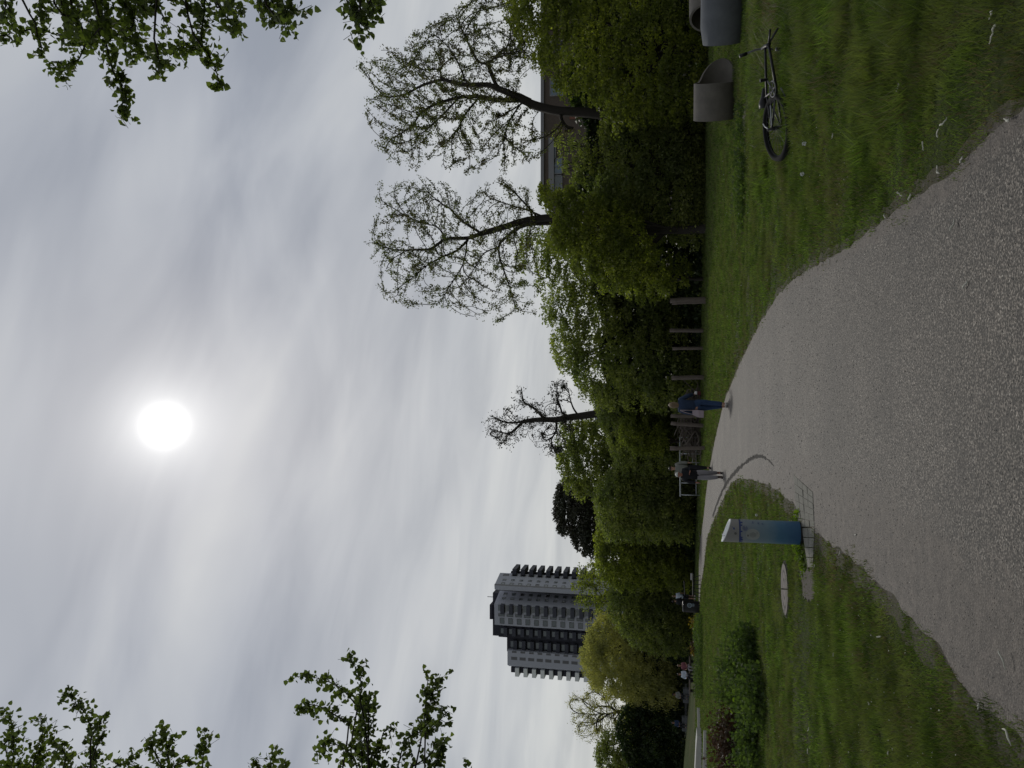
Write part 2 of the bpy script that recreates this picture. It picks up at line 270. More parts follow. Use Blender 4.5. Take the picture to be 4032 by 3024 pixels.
class MB:
    def __init__(s): s.v = []; s.f = []
    def add(s, vs, fs):
        k = len(s.v); s.v += [tuple(map(float, a)) for a in vs]; s.f += [tuple(k + i for i in f) for f in fs]; return s
    def box(s, a, b_, M_=None):
        x0, y0, z0 = a; x1, y1, z1 = b_
        vs = [(x0, y0, z0), (x1, y0, z0), (x1, y1, z0), (x0, y1, z0), (x0, y0, z1), (x1, y0, z1), (x1, y1, z1), (x0, y1, z1)]
        if M_ is not None: vs = [M_ @ Vector(q) for q in vs]
        return s.add(vs, [(0, 3, 2, 1), (4, 5, 6, 7), (0, 1, 5, 4), (1, 2, 6, 5), (2, 3, 7, 6), (3, 0, 4, 7)])
    def tube(s, pts, r, n=8, cap=True):
        pts = [Vector(p) for p in pts]; rs = r if isinstance(r, (list, tuple)) else [r] * len(pts)
        rings = []; prev = None
        for i, p in enumerate(pts):
            d = (pts[min(i + 1, len(pts) - 1)] - pts[max(i - 1, 0)]); d = d.normalized() if d.length > 1e-9 else Vector((0, 0, 1))
            if prev is None: a = d.orthogonal().normalized()
            else:
                a = prev - d * prev.dot(d); a = a.normalized() if a.length > 1e-6 else d.orthogonal().normalized()
            prev = a; b2 = d.cross(a)
            rings.append([p + (a * math.cos(t) + b2 * math.sin(t)) * rs[i] for t in [2 * math.pi * j / n for j in range(n)]])
        fs = []
        for i in range(len(pts) - 1):
            for j in range(n):
                fs.append((i * n + j, i * n + (j + 1) % n, (i + 1) * n + (j + 1) % n, (i + 1) * n + j))
        if cap: fs.append(tuple(range(n))[::-1]); fs.append(tuple(range((len(pts) - 1) * n, len(pts) * n)))
        return s.add([q for rg in rings for q in rg], fs)
    def build(s, name, mat, parent=None, smooth=False, loc=None, bevel=0):
        me = bpy.data.meshes.new(name); me.from_pydata(s.v, [], s.f); me.update()
        if smooth: me.polygons.foreach_set('use_smooth', np.ones(len(me.polygons), dtype=bool))
        o = link(name, me, mat, parent, loc)
        if bevel:
            bv = o.modifiers.new('bevel', 'BEVEL'); bv.width = bevel; bv.segments = 3; bv.limit_method = 'ANGLE'
        return o
def frames(n):
    a = rng.normal(size=(n, 3)); a /= np.linalg.norm(a, axis=1)[:, None]
    b = rng.normal(size=(n, 3)); b -= (a * b).sum(1)[:, None] * a; b /= np.linalg.norm(b, axis=1)[:, None]
    return a, b, np.cross(a, b)
def leaf_quads(C, size, aspect=0.62, droop=0.0, fold=0.18):
    """diamond leaves, each a separate folded quad pair; returns verts, quads"""
    n = len(C); a, b, c = frames(n)
    if droop: a[:, 2] -= droop; a /= np.linalg.norm(a, axis=1)[:, None]; b -= (a * b).sum(1)[:, None] * a; b /= np.linalg.norm(b, axis=1)[:, None]; c = np.cross(a, b)
    s = (size if np.ndim(size) else np.full(n, size)) * rng.uniform(0.7, 1.25, n); s = s[:, None]
    v = np.stack([C - a * s * .5, C + b * s * .5 * aspect + c * s * fold, C + a * s * .5, C - b * s * .5 * aspect + c * s * fold], 1).reshape(-1, 3)
    return v, np.arange(n * 4).reshape(-1, 4)
def hearts(C, size, droop=0.6):
    """pointed broad leaves: 6 outline points, two folded quads sharing the midrib"""
    n = len(C); a, b, c = frames(n); a[:, 2] -= droop; a /= np.linalg.norm(a, axis=1)[:, None]
    b -= (a * b).sum(1)[:, None] * a; b /= np.linalg.norm(b, axis=1)[:, None]; c = np.cross(a, b)
    s = (size * rng.uniform(0.65, 1.25, n))[:, None]; f = rng.uniform(0.02, 0.2, (n, 1))
    P = [C, C + a * s * .18 + b * s * .48 + c * s * f, C + a * s * .62 + b * s * .38 + c * s * f, C + a * s * 1.05, C + a * s * .62 - b * s * .38 + c * s * f, C + a * s * .18 - b * s * .48 + c * s * f]
    v = np.stack(P, 1).reshape(-1, 3); k = np.arange(n)[:, None] * 6
    q = np.concatenate([k + np.array([[0, 1, 2, 3]]), k + np.array([[0, 3, 4, 5]])], 0)
    return v, q
def edges_mesh(name, P, par, rad, sides=4):
    """one frustum per edge of a branch skeleton"""
    idx = np.where(par >= 0)[0]; A = P[par[idx]]; B = P[idx]; ra = rad[par[idx]]; rb = rad[idx]
    ra = np.minimum(ra, rb * 1.6 + 0.004)
    d = B - A; L = np.linalg.norm(d, axis=1)[:, None] + 1e-9; d = d / L; A = A - d * np.minimum(0.15 * L, ra[:, None]); 
    ref = np.where(np.abs(d[:, 2:3]) > 0.9, np.array([[1., 0, 0]]), np.array([[0, 0, 1.]]))
    u = np.cross(d, ref); u /= np.linalg.norm(u, axis=1)[:, None]; v = np.cross(d, u)
    ring = []
    for j in range(sides):
        t = 2 * math.pi * j / sides; ring.append(u * math.cos(t) + v * math.sin(t))
    ring = np.stack(ring, 1); lo = A[:, None] + ring * ra[:, None, None]; hi = B[:, None] + ring * rb[:, None, None]
    vs = np.concatenate([lo, hi], 1).reshape(-1, 3); k = (np.arange(len(idx)) * 2 * sides)[:, None]; fs = []
    for j in range(sides):
        j2 = (j + 1) % sides; fs.append(k + np.array([[j, j2, sides + j2, sides + j]]))
    return np_mesh(name, vs, np.concatenate(fs, 0), 4, smooth=sides > 4)
def in_poly(x, y, poly):
    poly = np.asarray(poly, float); ins = np.zeros(len(x), bool); d = np.full(len(x), 1e9); n = len(poly)
    for i in range(n):
        x0, y0 = poly[i]; x1, y1 = poly[(i + 1) % n]
        c = ((y0 > y) != (y1 > y)); xi = (x1 - x0) * (y - y0) / ((y1 - y0) + 1e-12) + x0; ins ^= c & (x < xi)
        ex, ey = x1 - x0, y1 - y0; t = np.clip(((x - x0) * ex + (y - y0) * ey) / (ex * ex + ey * ey + 1e-9), 0, 1)
        d = np.minimum(d, np.hypot(x - x0 - t * ex, y - y0 - t * ey))
    return ins, d
D = 4032 / 2212.0
def dp(*pts): return [(x * D, y * D) for x, y in pts]
def gz(x, y):      # height of the ground: a low grassy bank far to the left
    x = np.asarray(x, float); y = np.asarray(y, float)
    return 1.15 * np.exp(-(((x + 36) / 11.0) ** 2) - ((y - 62) / 9.0) ** 2)
def nz(x, y, s, seed=0):
    x = x / s + seed * 13.7; y = y / s - seed * 7.1
    return (np.sin(x * 1.7 + 1.3 * np.sin(y * 1.1)) + np.sin(y * 2.1 + 1.7 * np.sin(x * 0.9 + 2)) + np.sin((x + y) * 1.3 + 2 * np.sin(x * .6 - y * .8))) / 3.0
# ================================================================ GROUND
xs = np.concatenate([np.linspace(-700, -80, 12), np.linspace(-72, 72, 145), np.linspace(80, 700, 12)]); ys = np.concatenate([np.linspace(-60, -2, 8), np.linspace(0, 100, 101), np.linspace(110, 900, 16)])
X, Y = np.meshgrid(xs, ys); Z = gz(X, Y); vs = np.stack([X, Y, Z], -1).reshape(-1, 3); nx = len(xs)
i, j = np.meshgrid(np.arange(len(xs) - 1), np.arange(len(ys) - 1)); k = (j * nx + i).ravel(); fs = np.stack([k, k + 1, k + nx + 1, k + nx], 1)
tag(link('ground', np_mesh('ground', vs, fs, 4, True), M['turf']), 'grass covered park ground under the whole scene', kind='structure')
ER = np.array([(4032, 415), (3874, 575), (3724, 703), (3603, 784), (3512, 844), (3422, 915), (3338, 978), (3259, 1020), (3199, 1057), (3120, 1105), (3060, 1171), (3000, 1262), (2930, 1400), (2905, 1454), (2883, 1508), (2862, 1555), (2843, 1617), (2831, 1671), (2818, 1725), (2807, 1780), (2798, 1827), (2789, 1881), (2780, 1950), (2773, 2020), (2766, 2077), (2758, 2130), (2753, 2207), (2748, 2300), (2742, 2435)], float)[::-1]
EL = np.array([(4032, 2892), (3959, 2833), (3870, 2781), (3774, 2671), (3701, 2553), (3627, 2464), (3516, 2361), (3413, 2243), (3317, 2169), (3214, 2100), (3129, 1985), (3061, 1930), (3024, 1910), (2970, 1890), (2909, 1885), (2883, 1900), (2862, 1936), (2840, 1983), (2818, 2034), (2795, 2092), (2786, 2117), (2775, 2211), (2768, 2262), (2759, 2316), (2757, 2370), (2752, 2435)], float)[::-1]
def pR(px): return np.interp(px, ER[:, 0], ER[:, 1])
def pL(px): return np.interp(px, EL[:, 0], EL[:, 1])
def in_path(x, y, m=0.0):
    px, py = to_px(np.stack([x, y, 0 * x], -1)); sc1 = F / np.maximum(y, 1) * m
    return (px > 2752) & (py > pR(px) - sc1) & (py < pL(px) + sc1)
def strip(name, pxs, fr, fl, nv, z, mat, attr=None, jit=0.0):
    rows = []; at_v = []
    for px in pxs:
        a = G(px, fr(px)); b_ = G(px, fl(px)); Yv = a[1]
        jr = (nz(np.array(Yv), np.array(3.), .35) + nz(np.array(Yv), np.array(9.), .11)) * jit * min(1, 12 / Yv + .2); jl = (nz(np.array(Yv), np.array(5.), .4) + nz(np.array(Yv), np.array(1.), .13)) * jit
        a = a + np.array([jr, 0, 0]); b_ = b_ + np.array([jl * 1.3, 0, 0])
        for t in np.linspace(0, 1, nv):
            p = a + (b_ - a) * t; p[2] = z; rows.append(p)
            wl = max(0.0, 1 - np.linalg.norm(p - b_) / (1.15 if Yv < 12 else 0.45)); wr = max(0.0, 1 - np.linalg.norm(p - a) / 0.22)
            at_v.append(min(1, max(wl * 1.25, wr * 1.0)) if attr != 'edge' else max(0.0, 1 - min(np.linalg.norm(p - a) / .30, np.linalg.norm(p - b_) / .42)))
    n = len(pxs); 
    # run the strip on behind the camera
    first = np.array(rows[:nv]); ext = first.copy(); ext[:, 0] = np.linspace(3.6, -5.5, nv); ext[:, 1] = -6
    rows = list(ext) + rows; at_v = [0.0] * nv + at_v; n += 1
    i, j = np.meshgrid(np.arange(nv - 1), np.arange(n - 1)); k = (j * nv + i).ravel(); fs = np.stack([k, k + nv, k + nv + 1, k + 1], 1)
    me = np_mesh(name, np.array(rows), fs, 4)
    if attr: at2 = me.attributes.new(attr, 'FLOAT', 'POINT'); at2.data.foreach_set('value', np.array(at_v, dtype=np.float32))
    return link(name, me, mat)
pxs = np.concatenate([np.linspace(4032, 3000, 170), np.linspace(2996, 2752, 120)])
tag(strip('path', pxs, pR, pL, 40, 0.010, M['path'], 'dirt', 0.022), 'wide worn gravel path curving through the grass', kind='structure')
tag(strip('verge', pxs, lambda p: pR(p) - 50 * (p - 2662) / 900 - 3, lambda p: pL(p) + 110 * (p - 2662) / 900 + 3, 90, 0.005, M['soil'], 'edge', 0.035), 'bare earth verge along the path edge', kind='structure')
def flat_poly(name, pts, z, mat, kind='structure', label=None, edge=None):
    P = [G(a, b_) for a, b_ in pts]; c = sum(P) / len(P); out = []
    if edge:      # ragged outline
        n = len(P)
        for q in range(n):
            for t in np.linspace(0, 1, 8, endpoint=False):
                p = P[q] * (1 - t) + P[(q + 1) % n] * t; p = p + (p - c) / (np.linalg.norm(p - c) + 1e-6) * rng.uniform(-edge, edge); out.append(p)
    else: out = P
    mb = MB(); mb.add([(p[0], p[1], z) for p in out], [tuple(range(len(out)))]); o = mb.build(name, mat)
    if o.data.polygons[0].normal.z < 0: o.data.flip_normals()
    return tag(o, label, kind=kind)
flat_poly('footpath', [(2747, 1860), (2754, 1860), (2756, 2000), (2757, 2110), (2762, 2112), (2751, 2150), (2748, 2000)], 0.008, M['path'], label='thin far footpath joining the main path')
flat_poly('soil_patch', [(3150, 2245), (3205, 2240), (3212, 2290), (3212, 2350), (3190, 2375), (3165, 2350), (3160, 2290)], 0.009, M['soil'], label='bare earth patch beside the fountain', edge=0.05)
flat_poly('sandy_patch', [(2925, 445), (2940, 440), (2938, 520), (2926, 530)], 0.009, M['soil'], label='worn earth strip behind the bicycle', edge=0.1)
# dark rut where a side path leaves the main one
rut = [(3050, 1835), (3030, 1812), (3004, 1797), (2978, 1797), (2955, 1808), (2930, 1828), (2905, 1850), (2882, 1876), (2862, 1903), (2846, 1934), (2832, 1966), (2820, 1998), (2809, 2030)]
mb = MB(); P = [G(a, b_) for a, b_ in rut]; vs = []; 
Pd = []
for q in range(len(P) - 1):
    for t in np.linspace(0, 1, 8, endpoint=False): Pd.append(P[q] * (1 - t) + P[q + 1] * t)
Pd.append(P[-1]); fs = []
for q, p in enumerate(Pd):
    d = Pd[min(q + 1, len(Pd) - 1)] - Pd[max(q - 1, 0)]; d /= np.linalg.norm(d); nrm = np.array([-d[1], d[0], 0]); fr = q / len(Pd)
    wd = (0.012 + 0.05 * min(1, fr * 1.3)) * rng.uniform(0.2, 1.9)
    vs += [p + nrm * wd + [0, 0, .012], p + [0, 0, .012 + .035 * min(1, fr * 2)], p - nrm * wd + [0, 0, .012]]
    if q: a = 3 * q; fs += [(a - 3, a, a + 1, a - 2), (a - 2, a + 1, a + 2, a - 1)]
mb.add(vs, fs); tag(mb.build('path_edging', M['dark_soil']), 'dark ragged turf edge where a side path branches off', kind='structure')
# ---------------------------------------------------------------- grass blades (stuff)
def blades(n, rmin, rmax, side=None):
    r = rmin * (rmax / rmin) ** rng.uniform(0, 1, n) ; a = rng.uniform(-0.56, 0.56, n); x = r * np.sin(a) * 1.02; y = r * np.cos(a)
    tg2 = nz(x, y, .22, 41) + .6 * nz(x, y, .08, 42); ok = ~in_path(x, y, -.16 * np.clip(tg2, 0, 1)); ok &= ~(in_path(x, y, 0) & (rng.uniform(size=n) < .45))
    tong = nz(x, y, .28, 21) + .7 * nz(x, y, .11, 22)
    for mg, pr in ((.10, .55), (.22, .35), (.40, .15)): ok &= ~(in_path(x, y, mg * (1 + 1.1 * np.clip(tong, -1, 1))) & (tong > -.1) & (rng.uniform(size=n) < pr * .8))
    for poly in ([(3150, 2245), (3205, 2240), (3212, 2290), (3212, 2350), (3190, 2375), (3165, 2350), (3160, 2290)], [(3125, 1865), (3210, 1930), (3205, 2070), (3200, 2235), (3175, 2235), (3130, 2060)], [(3080, 2225), (3112, 2300), (3112, 2415), (3080, 2425), (3078, 2300)]):
        px, py = to_px(np.stack([x, y, 0 * x], -1)); ins, _ = in_poly(px, py, poly); ok &= ~(ins & (rng.uniform(size=n) < 0.93))
    bare = nz(x, y, 1.3, 3) + 0.5 * nz(x, y, 0.35, 5); ok &= ~((bare > 0.52) & (rng.uniform(size=n) < 0.7))
    return x[ok], y[ok]
x, y = blades(950000, 3.3, 60)
n = len(x); dist = np.hypot(x, y)
px, py = to_px(np.stack([x, y, 0 * x], -1))
long_ = np.clip((x - 1.6 - 0.1 * y) / 1.6, 0, 1) * (y < 15) * np.clip((1250 - py) / 700, 0, 1)
h = rng.uniform(0.022, 0.06, n) * (1 + 0.45 * nz(x, y, 0.9, 1) + 0.4 * nz(x, y, .3, 2)) * (1 - .25 * in_path(x, y, .35)) * (1 + 2.4 * long_ * (1 + .5 * nz(x, y, .5, 8))) * np.clip(dist / 16, 1, 1.7)
wd = 0.0028 * np.clip(dist / 4.5, 1, 9) * rng.uniform(.7, 1.4, n) * (1 + .4 * long_)
th = rng.uniform(0, 2 * math.pi, n); wx, wy = np.cos(th) * wd, np.sin(th) * wd; lx = rng.normal(size=n) * h * (.45 + .5 * long_); ly = rng.normal(size=n) * h * (.45 + .5 * long_); z0 = gz(x, y) - .003
v = np.stack([np.stack([x - wx, y - wy, z0], -1), np.stack([x + wx, y + wy, z0], -1), np.stack([x + lx, y + ly, z0 + np.maximum(h, .01)], -1)], 1).reshape(-1, 3)
tfx = []; 
for cnt, x0, x1, y0, y1, hl_, rad_ in ((2300, 1.7, 8.5, 3.6, 15.5, .19, .12), (300, 3.3, 5.6, 10.6, 11.7, .13, .10), (110, 4.2, 5.8, 9.8, 10.6, .15, .10), (700, 3.5, 7.5, 3.8, 10, .24, .12), (700, -8, -1.2, 4.2, 16, .05, .10), (260, 1.0, 6, 3.7, 9, .06, .10), (500, -10, 12, 15, 36, .09, .22)):
    tx_ = rng.uniform(x0, x1, cnt); ty_ = rng.uniform(y0, y1, cnt); kp = ~in_path(tx_, ty_, .12) & (nz(tx_, ty_, .8, 17) + .5 * nz(tx_, ty_, .3, 19) > (-.15 if hl_ > .1 else .25))
    if hl_ > .1: qx, qy = to_px(np.stack([tx_, ty_, 0 * tx_], -1)); kp &= (qy < 640 + 260 * nz(tx_, ty_, 1.2, 23)) & (qx > 2975)
    tx_, ty_ = tx_[kp], ty_[kp]; nb = 55; m_ = len(tx_); bx = (tx_[:, None] + rng.normal(size=(m_, nb)) * rad_ * .5).ravel(); by = (ty_[:, None] + rng.normal(size=(m_, nb)) * rad_ * .5).ravel(); bh = (hl_ * rng.uniform(.4, 1.25, (m_, 1)) * rng.uniform(.5, 1.1, (m_, nb))).ravel()
    ld = np.repeat(rng.normal(size=(m_, 2)) * .35, nb, 0); tfx.append(np.stack([bx, by, bh, bh * (ld[:, 0] + rng.normal(size=len(bx)) * .35), bh * (ld[:, 1] + rng.normal(size=len(bx)) * .35)], -1))
T_ = np.concatenate(tfx); ok = ~in_path(T_[:, 0], T_[:, 1], .0); T_ = T_[ok]; tn = len(T_); tw_ = .0034 * np.clip(T_[:, 1] / 4.5, 1, 6) * rng.uniform(.7, 1.4, tn); ta = rng.uniform(0, 6.28, tn); tz = gz(T_[:, 0], T_[:, 1])
v2_ = np.stack([np.stack([T_[:, 0] - np.cos(ta) * tw_, T_[:, 1] - np.sin(ta) * tw_, tz - .003], -1), np.stack([T_[:, 0] + np.cos(ta) * tw_, T_[:, 1] + np.sin(ta) * tw_, tz - .003], -1), np.stack([T_[:, 0] + T_[:, 3], T_[:, 1] + T_[:, 4], tz + T_[:, 2]], -1)], 1).reshape(-1, 3)
v = np.concatenate([v, v2_]); px = np.concatenate([px, np.zeros(tn)]); py = np.concatenate([py, np.zeros(tn)]); x = np.concatenate([x, T_[:, 0]]); y = np.concatenate([y, T_[:, 1]]); n = len(x)
f = np.arange(n * 3).reshape(-1, 3); dry = rng.uniform(size=n) < 0.045 + .09 * in_path(x, y, .5) + .35 * np.clip(nz(x, y, 1.1, 12) - .35, 0, 1) + .22 * in_path(x, y, .9) * (nz(x, y, .5, 31) > 0) + .4 * ((px > 2990) & (px < 3110) & (py < 260)) * (nz(x, y, .5, 3) > -.2)
for nm, msk, mt, lb in (('grass', ~dry, 'blade', 'short green park grass with longer tufts'), ('dry_grass', dry, 'blade_dry', 'dry straw coloured blades scattered in the grass')):
    vv = v.reshape(-1, 3, 3)[msk].reshape(-1, 3); ff = np.arange(len(vv)).reshape(-1, 3)
    tag(link(nm, np_mesh(nm, vv, ff, 3), M[mt]), lb, 'grass', kind='stuff')
# daisies and seed heads
x, y = blades(2300, 4.5, 30); keep = (nz(x, y, 2.0, 11) > -.1); x, y = x[keep], y[keep]; n = len(x)
C = np.stack([x, y, gz(x, y) + rng.uniform(.03, .08, n)], -1); vv, qq = leaf_quads(C, np.clip(.004 * np.hypot(x, y) / 4, .010, .026), 0.9, 0, .05)
tag(link('daisies', np_mesh('daisies', vv, qq, 4), M['litter']), 'tiny white daisies dotted through the grass', 'flowers', kind='stuff')

st = rng.uniform(-.55, .55, 16000); rr_s = 3.5 * (15 / 3.5) ** rng.uniform(0, 1, 16000); x = rr_s * np.sin(st); y = rr_s * np.cos(st); ok = in_path(x, y, .05); x, y = x[ok], y[ok]; n = len(x)
sz = rng.uniform(.003, .0075, n) * np.clip(rr_s[ok] / 6, .8, 1.8) ; a_f, b_f, c_f = frames(n); a_f[:, 2] *= .35; b_f[:, 2] *= .35; c_f = np.stack([0 * a_f[:, 0], 0 * a_f[:, 0], 1 + 0 * a_f[:, 0]], -1); O8 = [a_f, b_f, -a_f, -b_f, c_f * .5, -c_f * .5]
C = np.stack([x, y, .010 + sz * .1], -1); vv = np.stack([C + o * sz[:, None] * rng.uniform(.7, 1.2, (n, 1)) for o in O8], 1).reshape(-1, 3); k = (np.arange(n) * 6)[:, None]
ff = np.concatenate([k + np.array([t]) for t in ((0, 1, 4), (1, 2, 4), (2, 3, 4), (3, 0, 4), (1, 0, 5), (2, 1, 5), (3, 2, 5), (0, 3, 5))], 0)
tag(link('gravel', np_mesh('gravel', vv, ff, 3), M['stone_chip']), 'loose pale and dark grit scattered over the path', 'gravel', kind='stuff')
# ================================================================ TREES
def leaf_budget(n): return int(n)
def dense_tree(name, label, poly, Y, thick, nclump, per, lsize, csize, mat, trunk=None, group=None, grow=0.35, droop=0.0, zmin=0.1, trk_r=0.22, vert=1.0, cat='tree', clear=False):
    """crown traced in outline at its own distance, given depth and built of leaf clumps"""
    nclump = int(nclump * 1.8); csize *= .70; per = int(per * .72); lsize *= .88
    poly = np.asarray(poly, float); sc1 = Y * 1.03 / F
    x0, y0 = poly.min(0); x1, y1 = poly.max(0); need = nclump; CX = []; CY = []; DD = []
    while need > 0:
        a = rng.uniform(x0, x1, need * 3 + 20); b_ = rng.uniform(y0, y1, need * 3 + 20); ins, d = in_poly(a, b_, poly)
        ok = ins & (d * sc1 > csize * grow * rng.uniform(0.2, 1.2, len(a))); a, b_, d = a[ok][:need], b_[ok][:need], d[ok][:need]
        CX.append(a); CY.append(b_); DD.append(d * sc1); need -= len(a)
    a = np.concatenate(CX); b_ = np.concatenate(CY); d = np.concatenate(DD)
    w_ = np.sqrt(np.clip(1 - (1 - np.clip(d / thick, 0, 1)) ** 2, 0, 1)) * thick
    q = rng.uniform(size=len(a)); dy = np.where(q < .62, -w_ * rng.uniform(.75, 1, len(a)), np.where(q < .8, w_, rng.uniform(-1, 1, len(a)) * w_))
    Cc = at(a, b_, Y + dy); base = float(gz(Cc[:, 0].mean(), Y))
    cs = csize * rng.uniform(.55, 1.3, len(a)); u = rng.normal(size=(len(a), per, 3)); u /= np.linalg.norm(u, axis=2)[..., None]
    u[..., 2] = np.where(u[..., 2] < -.3, -u[..., 2] * .6, u[..., 2]); rr = rng.uniform(.35, 1, (len(a), per)) ** .6
    Lf = (Cc[:, None] + u * (cs[:, None] * rr)[..., None] * np.array([1.15, 1.1, .75 * vert])).reshape(-1, 3); Lf = Lf[Lf[:, 2] > base + zmin]
    cx = float(Cc[:, 0].mean()) if trunk is None else float(at(trunk[0], trunk[1], Y)[0])
    root = thing(name, label, cat, (cx, Y, base), 0, group); org = np.array([cx, Y, base])
    vv, qq = leaf_quads(Lf - org, lsize, .62, droop); link('crown', np_mesh('crown', vv, qq, 4), mat, root)
    # trunk and some limbs reaching into the clumps
    zc = float(np.percentile(Cc[:, 2], 55)) - base; rad = trk_r; nodes = [np.zeros(3) - [0, 0, .2]]; par = [-1]; rads = [rad * 1.2]
    hh = np.linspace(0.5, zc, 8)
    for k_, z_ in enumerate(hh): nodes.append(np.array([rng.normal() * .08 * k_ ** .5, rng.normal() * .08, z_])); par.append(len(nodes) - 2); rads.append(rad * (1 - .09 * k_))
    for t in range(26):
        tgt = Cc[rng.integers(len(Cc))] - org; s = rng.integers(2, 8); p0 = nodes[s]; pr = s; L_ = np.linalg.norm(tgt - p0); st = max(3, int(L_ / 1.0))
        for q_ in range(1, st + 1):
            f_ = q_ / st; p = p0 + (tgt - p0) * f_ + np.array([0, 0, .12 * L_ * math.sin(f_ * math.pi)]) + rng.normal(size=3) * .08; nodes.append(p); par.append(pr); pr = len(nodes) - 1; rads.append(max(.02, rads[s] * .45 * (1 - f_ * .85)))
    link('trunk', edges_mesh('trunk', np.array(nodes), np.array(par), np.array(rads), 6), M['bark'], root)
    return root
def smooth_path(pts, n=5):
    pts = [np.asarray(p, float) for p in pts]; out = []
    for i in range(len(pts) - 1):
        p0 = pts[max(i - 1, 0)]; p1 = pts[i]; p2 = pts[i + 1]; p3 = pts[min(i + 2, len(pts) - 1)]
        for t in np.linspace(0, 1, n, endpoint=False): out.append(.5 * ((2 * p1) + (-p0 + p2) * t + (2 * p0 - 5 * p1 + 4 * p2 - p3) * t * t + (-p0 + 3 * p1 - 3 * p2 + p3) * t ** 3))
    out.append(pts[-1]); return out
def open_tree(name, label, limbs, env, Y, thick, natt, lsize, ncl, per, mat, group=None, step=.26, kill=.62, infl=3.2, base=None, extra_env=None, crad=.22, rtip=.012, bark='bark', near_only=None, rexp=2.3):
    """limbs traced from the photo (pixel paths with start/end radius), filled by space colonisation inside the crown envelope"""
    root_pt = at(limbs[0][0][0][0], limbs[0][0][0][1], Y); bz = float(gz(root_pt[0], Y)); org = np.array([root_pt[0], Y, bz])
    P = [np.array([root_pt[0], Y, bz - .3])]; par = [-1]; rad = [limbs[0][1] * 1.25]; traced = [0]
    for li, (pts, r0, r1) in enumerate(limbs):
        ph = rng.uniform(0, 6.28); sgn = rng.choice([-1, 1]); L0 = len(pts)
        tr = smooth_path([(*p, ) for p in pts], 4)
        if li == 0: pr = 0; dy0 = 0
        else:
            s3 = at(tr[0][0], tr[0][1], Y); A = np.array(P); dd = np.hypot(A[:, 0] - s3[0], A[:, 2] - s3[2]); pr = int(dd.argmin()); dy0 = P[pr][1] - Y
            tr = tr[1:]
        for k_, p in enumerate(tr):
            f_ = k_ / max(1, len(tr) - 1); dy = dy0 + (0 if li == 0 else sgn * thick * .55 * f_ * (.5 + .5 * math.sin(ph)))
            q = at(p[0], p[1], Y + dy); 
            while np.linalg.norm(q - P[pr]) > step * 1.8 and len(P) < 20000:
                P.append(P[pr] + (q - P[pr]) * (step * 1.3 / np.linalg.norm(q - P[pr]))); par.append(pr); pr = len(P) - 1; rad.append(r0 + (r1 - r0) * f_); traced.append(1)
            P.append(q); par.append(pr); pr = len(P) - 1; rad.append(r0 + (r1 - r0) * f_); traced.append(1)
    # attractors
    env = np.asarray(env, float); x0, y0 = env.min(0); x1, y1 = env.max(0); a = rng.uniform(x0, x1, natt * 4); b_ = rng.uniform(y0, y1, natt * 4); ins, d = in_poly(a, b_, env); a, b_, d = a[ins][:natt], b_[ins][:natt], d[ins][:natt]
    sc1 = Y * 1.05 / F; w_ = np.sqrt(np.clip(1 - (1 - np.clip(d * sc1 / thick, 0, 1)) ** 2, 0, 1)) * thick; A = at(a, b_, Y + rng.uniform(-1, 1, len(a)) * w_)
    Pn = np.array(P); nt0 = len(Pn)
    D2 = ((A[:, None] - Pn[None]) ** 2).sum(2); near = D2.argmin(1); nd = np.sqrt(D2.min(1))
    if near_only: k_ = nd < near_only; A, near, nd = A[k_], near[k_], nd[k_]
    alive = nd > kill; A, near, nd = A[alive], near[alive], nd[alive]; Pl = list(Pn)
    for it in range(70):
        if not len(A): break
        act = nd < infl * (1 if it > 8 else 3)
        if not act.any(): break
        dirs = {}; 
        dv = A[act] - np.array(Pl)[near[act]]; dv /= np.linalg.norm(dv, axis=1)[:, None] + 1e-9
        u_, inv = np.unique(near[act], return_inverse=True); S = np.zeros((len(u_), 3)); np.add.at(S, inv, dv)
        Pu = np.array(Pl)[u_]; pu = np.array(par)[u_]; iner = Pu - np.array(Pl)[np.maximum(pu, 0)]; iner /= np.linalg.norm(iner, axis=1)[:, None] + 1e-9; S /= np.linalg.norm(S, axis=1)[:, None] + 1e-9; S += 1.7 * iner + rng.normal(size=S.shape) * .15 + [0, 0, .05]; S /= np.linalg.norm(S, axis=1)[:, None] + 1e-9
        newp = np.array(Pl)[u_] + S * step; k0 = len(Pl); Pl += list(newp); par += [int(z) for z in u_]; rad += [0.0] * len(u_); traced += [0] * len(u_)
        d2 = np.sqrt(((A[:, None] - newp[None]) ** 2).sum(2)); m_ = d2.min(1); am = d2.argmin(1) + k0; up_ = m_ < nd; near = np.where(up_, am, near); nd = np.where(up_, m_, nd)
        alive = nd > kill; A, near, nd = A[alive], near[alive], nd[alive]
        if len(Pl) > 9000: break
    P = np.array(Pl); par = np.array(par); n = len(P); rad = np.array(rad); tr_ = np.array(traced); acc = np.zeros(n); kids = np.zeros(n, int)
    for k_ in range(n - 1, 0, -1):
        if kids[k_] == 0: acc[k_] = rtip ** rexp
        acc[par[k_]] += acc[k_]; kids[par[k_]] += 1
    pr_ = acc ** (1 / rexp); rad = np.where(tr_ > 0, rad, np.minimum(pr_, .10)); 
    root = thing(name, label, 'tree', org, 0, group); link('trunk', edges_mesh('trunk', P - org, par, np.maximum(rad, rtip * .8), 5), M[bark], root)
    cand = np.where((tr_ == 0) & (pr_ < rtip * 3.2))[0]; tips = np.where(kids == 0)[0]; ch = np.concatenate([tips, rng.choice(cand, max(0, ncl - len(tips)))]) if len(cand) and ncl > len(tips) else rng.choice(tips, min(ncl, len(tips)), replace=False)
    Cc = P[ch] + rng.normal(size=(len(ch), 3)) * .08; cr = crad * rng.uniform(.3, 1.35, len(ch)); nper = per
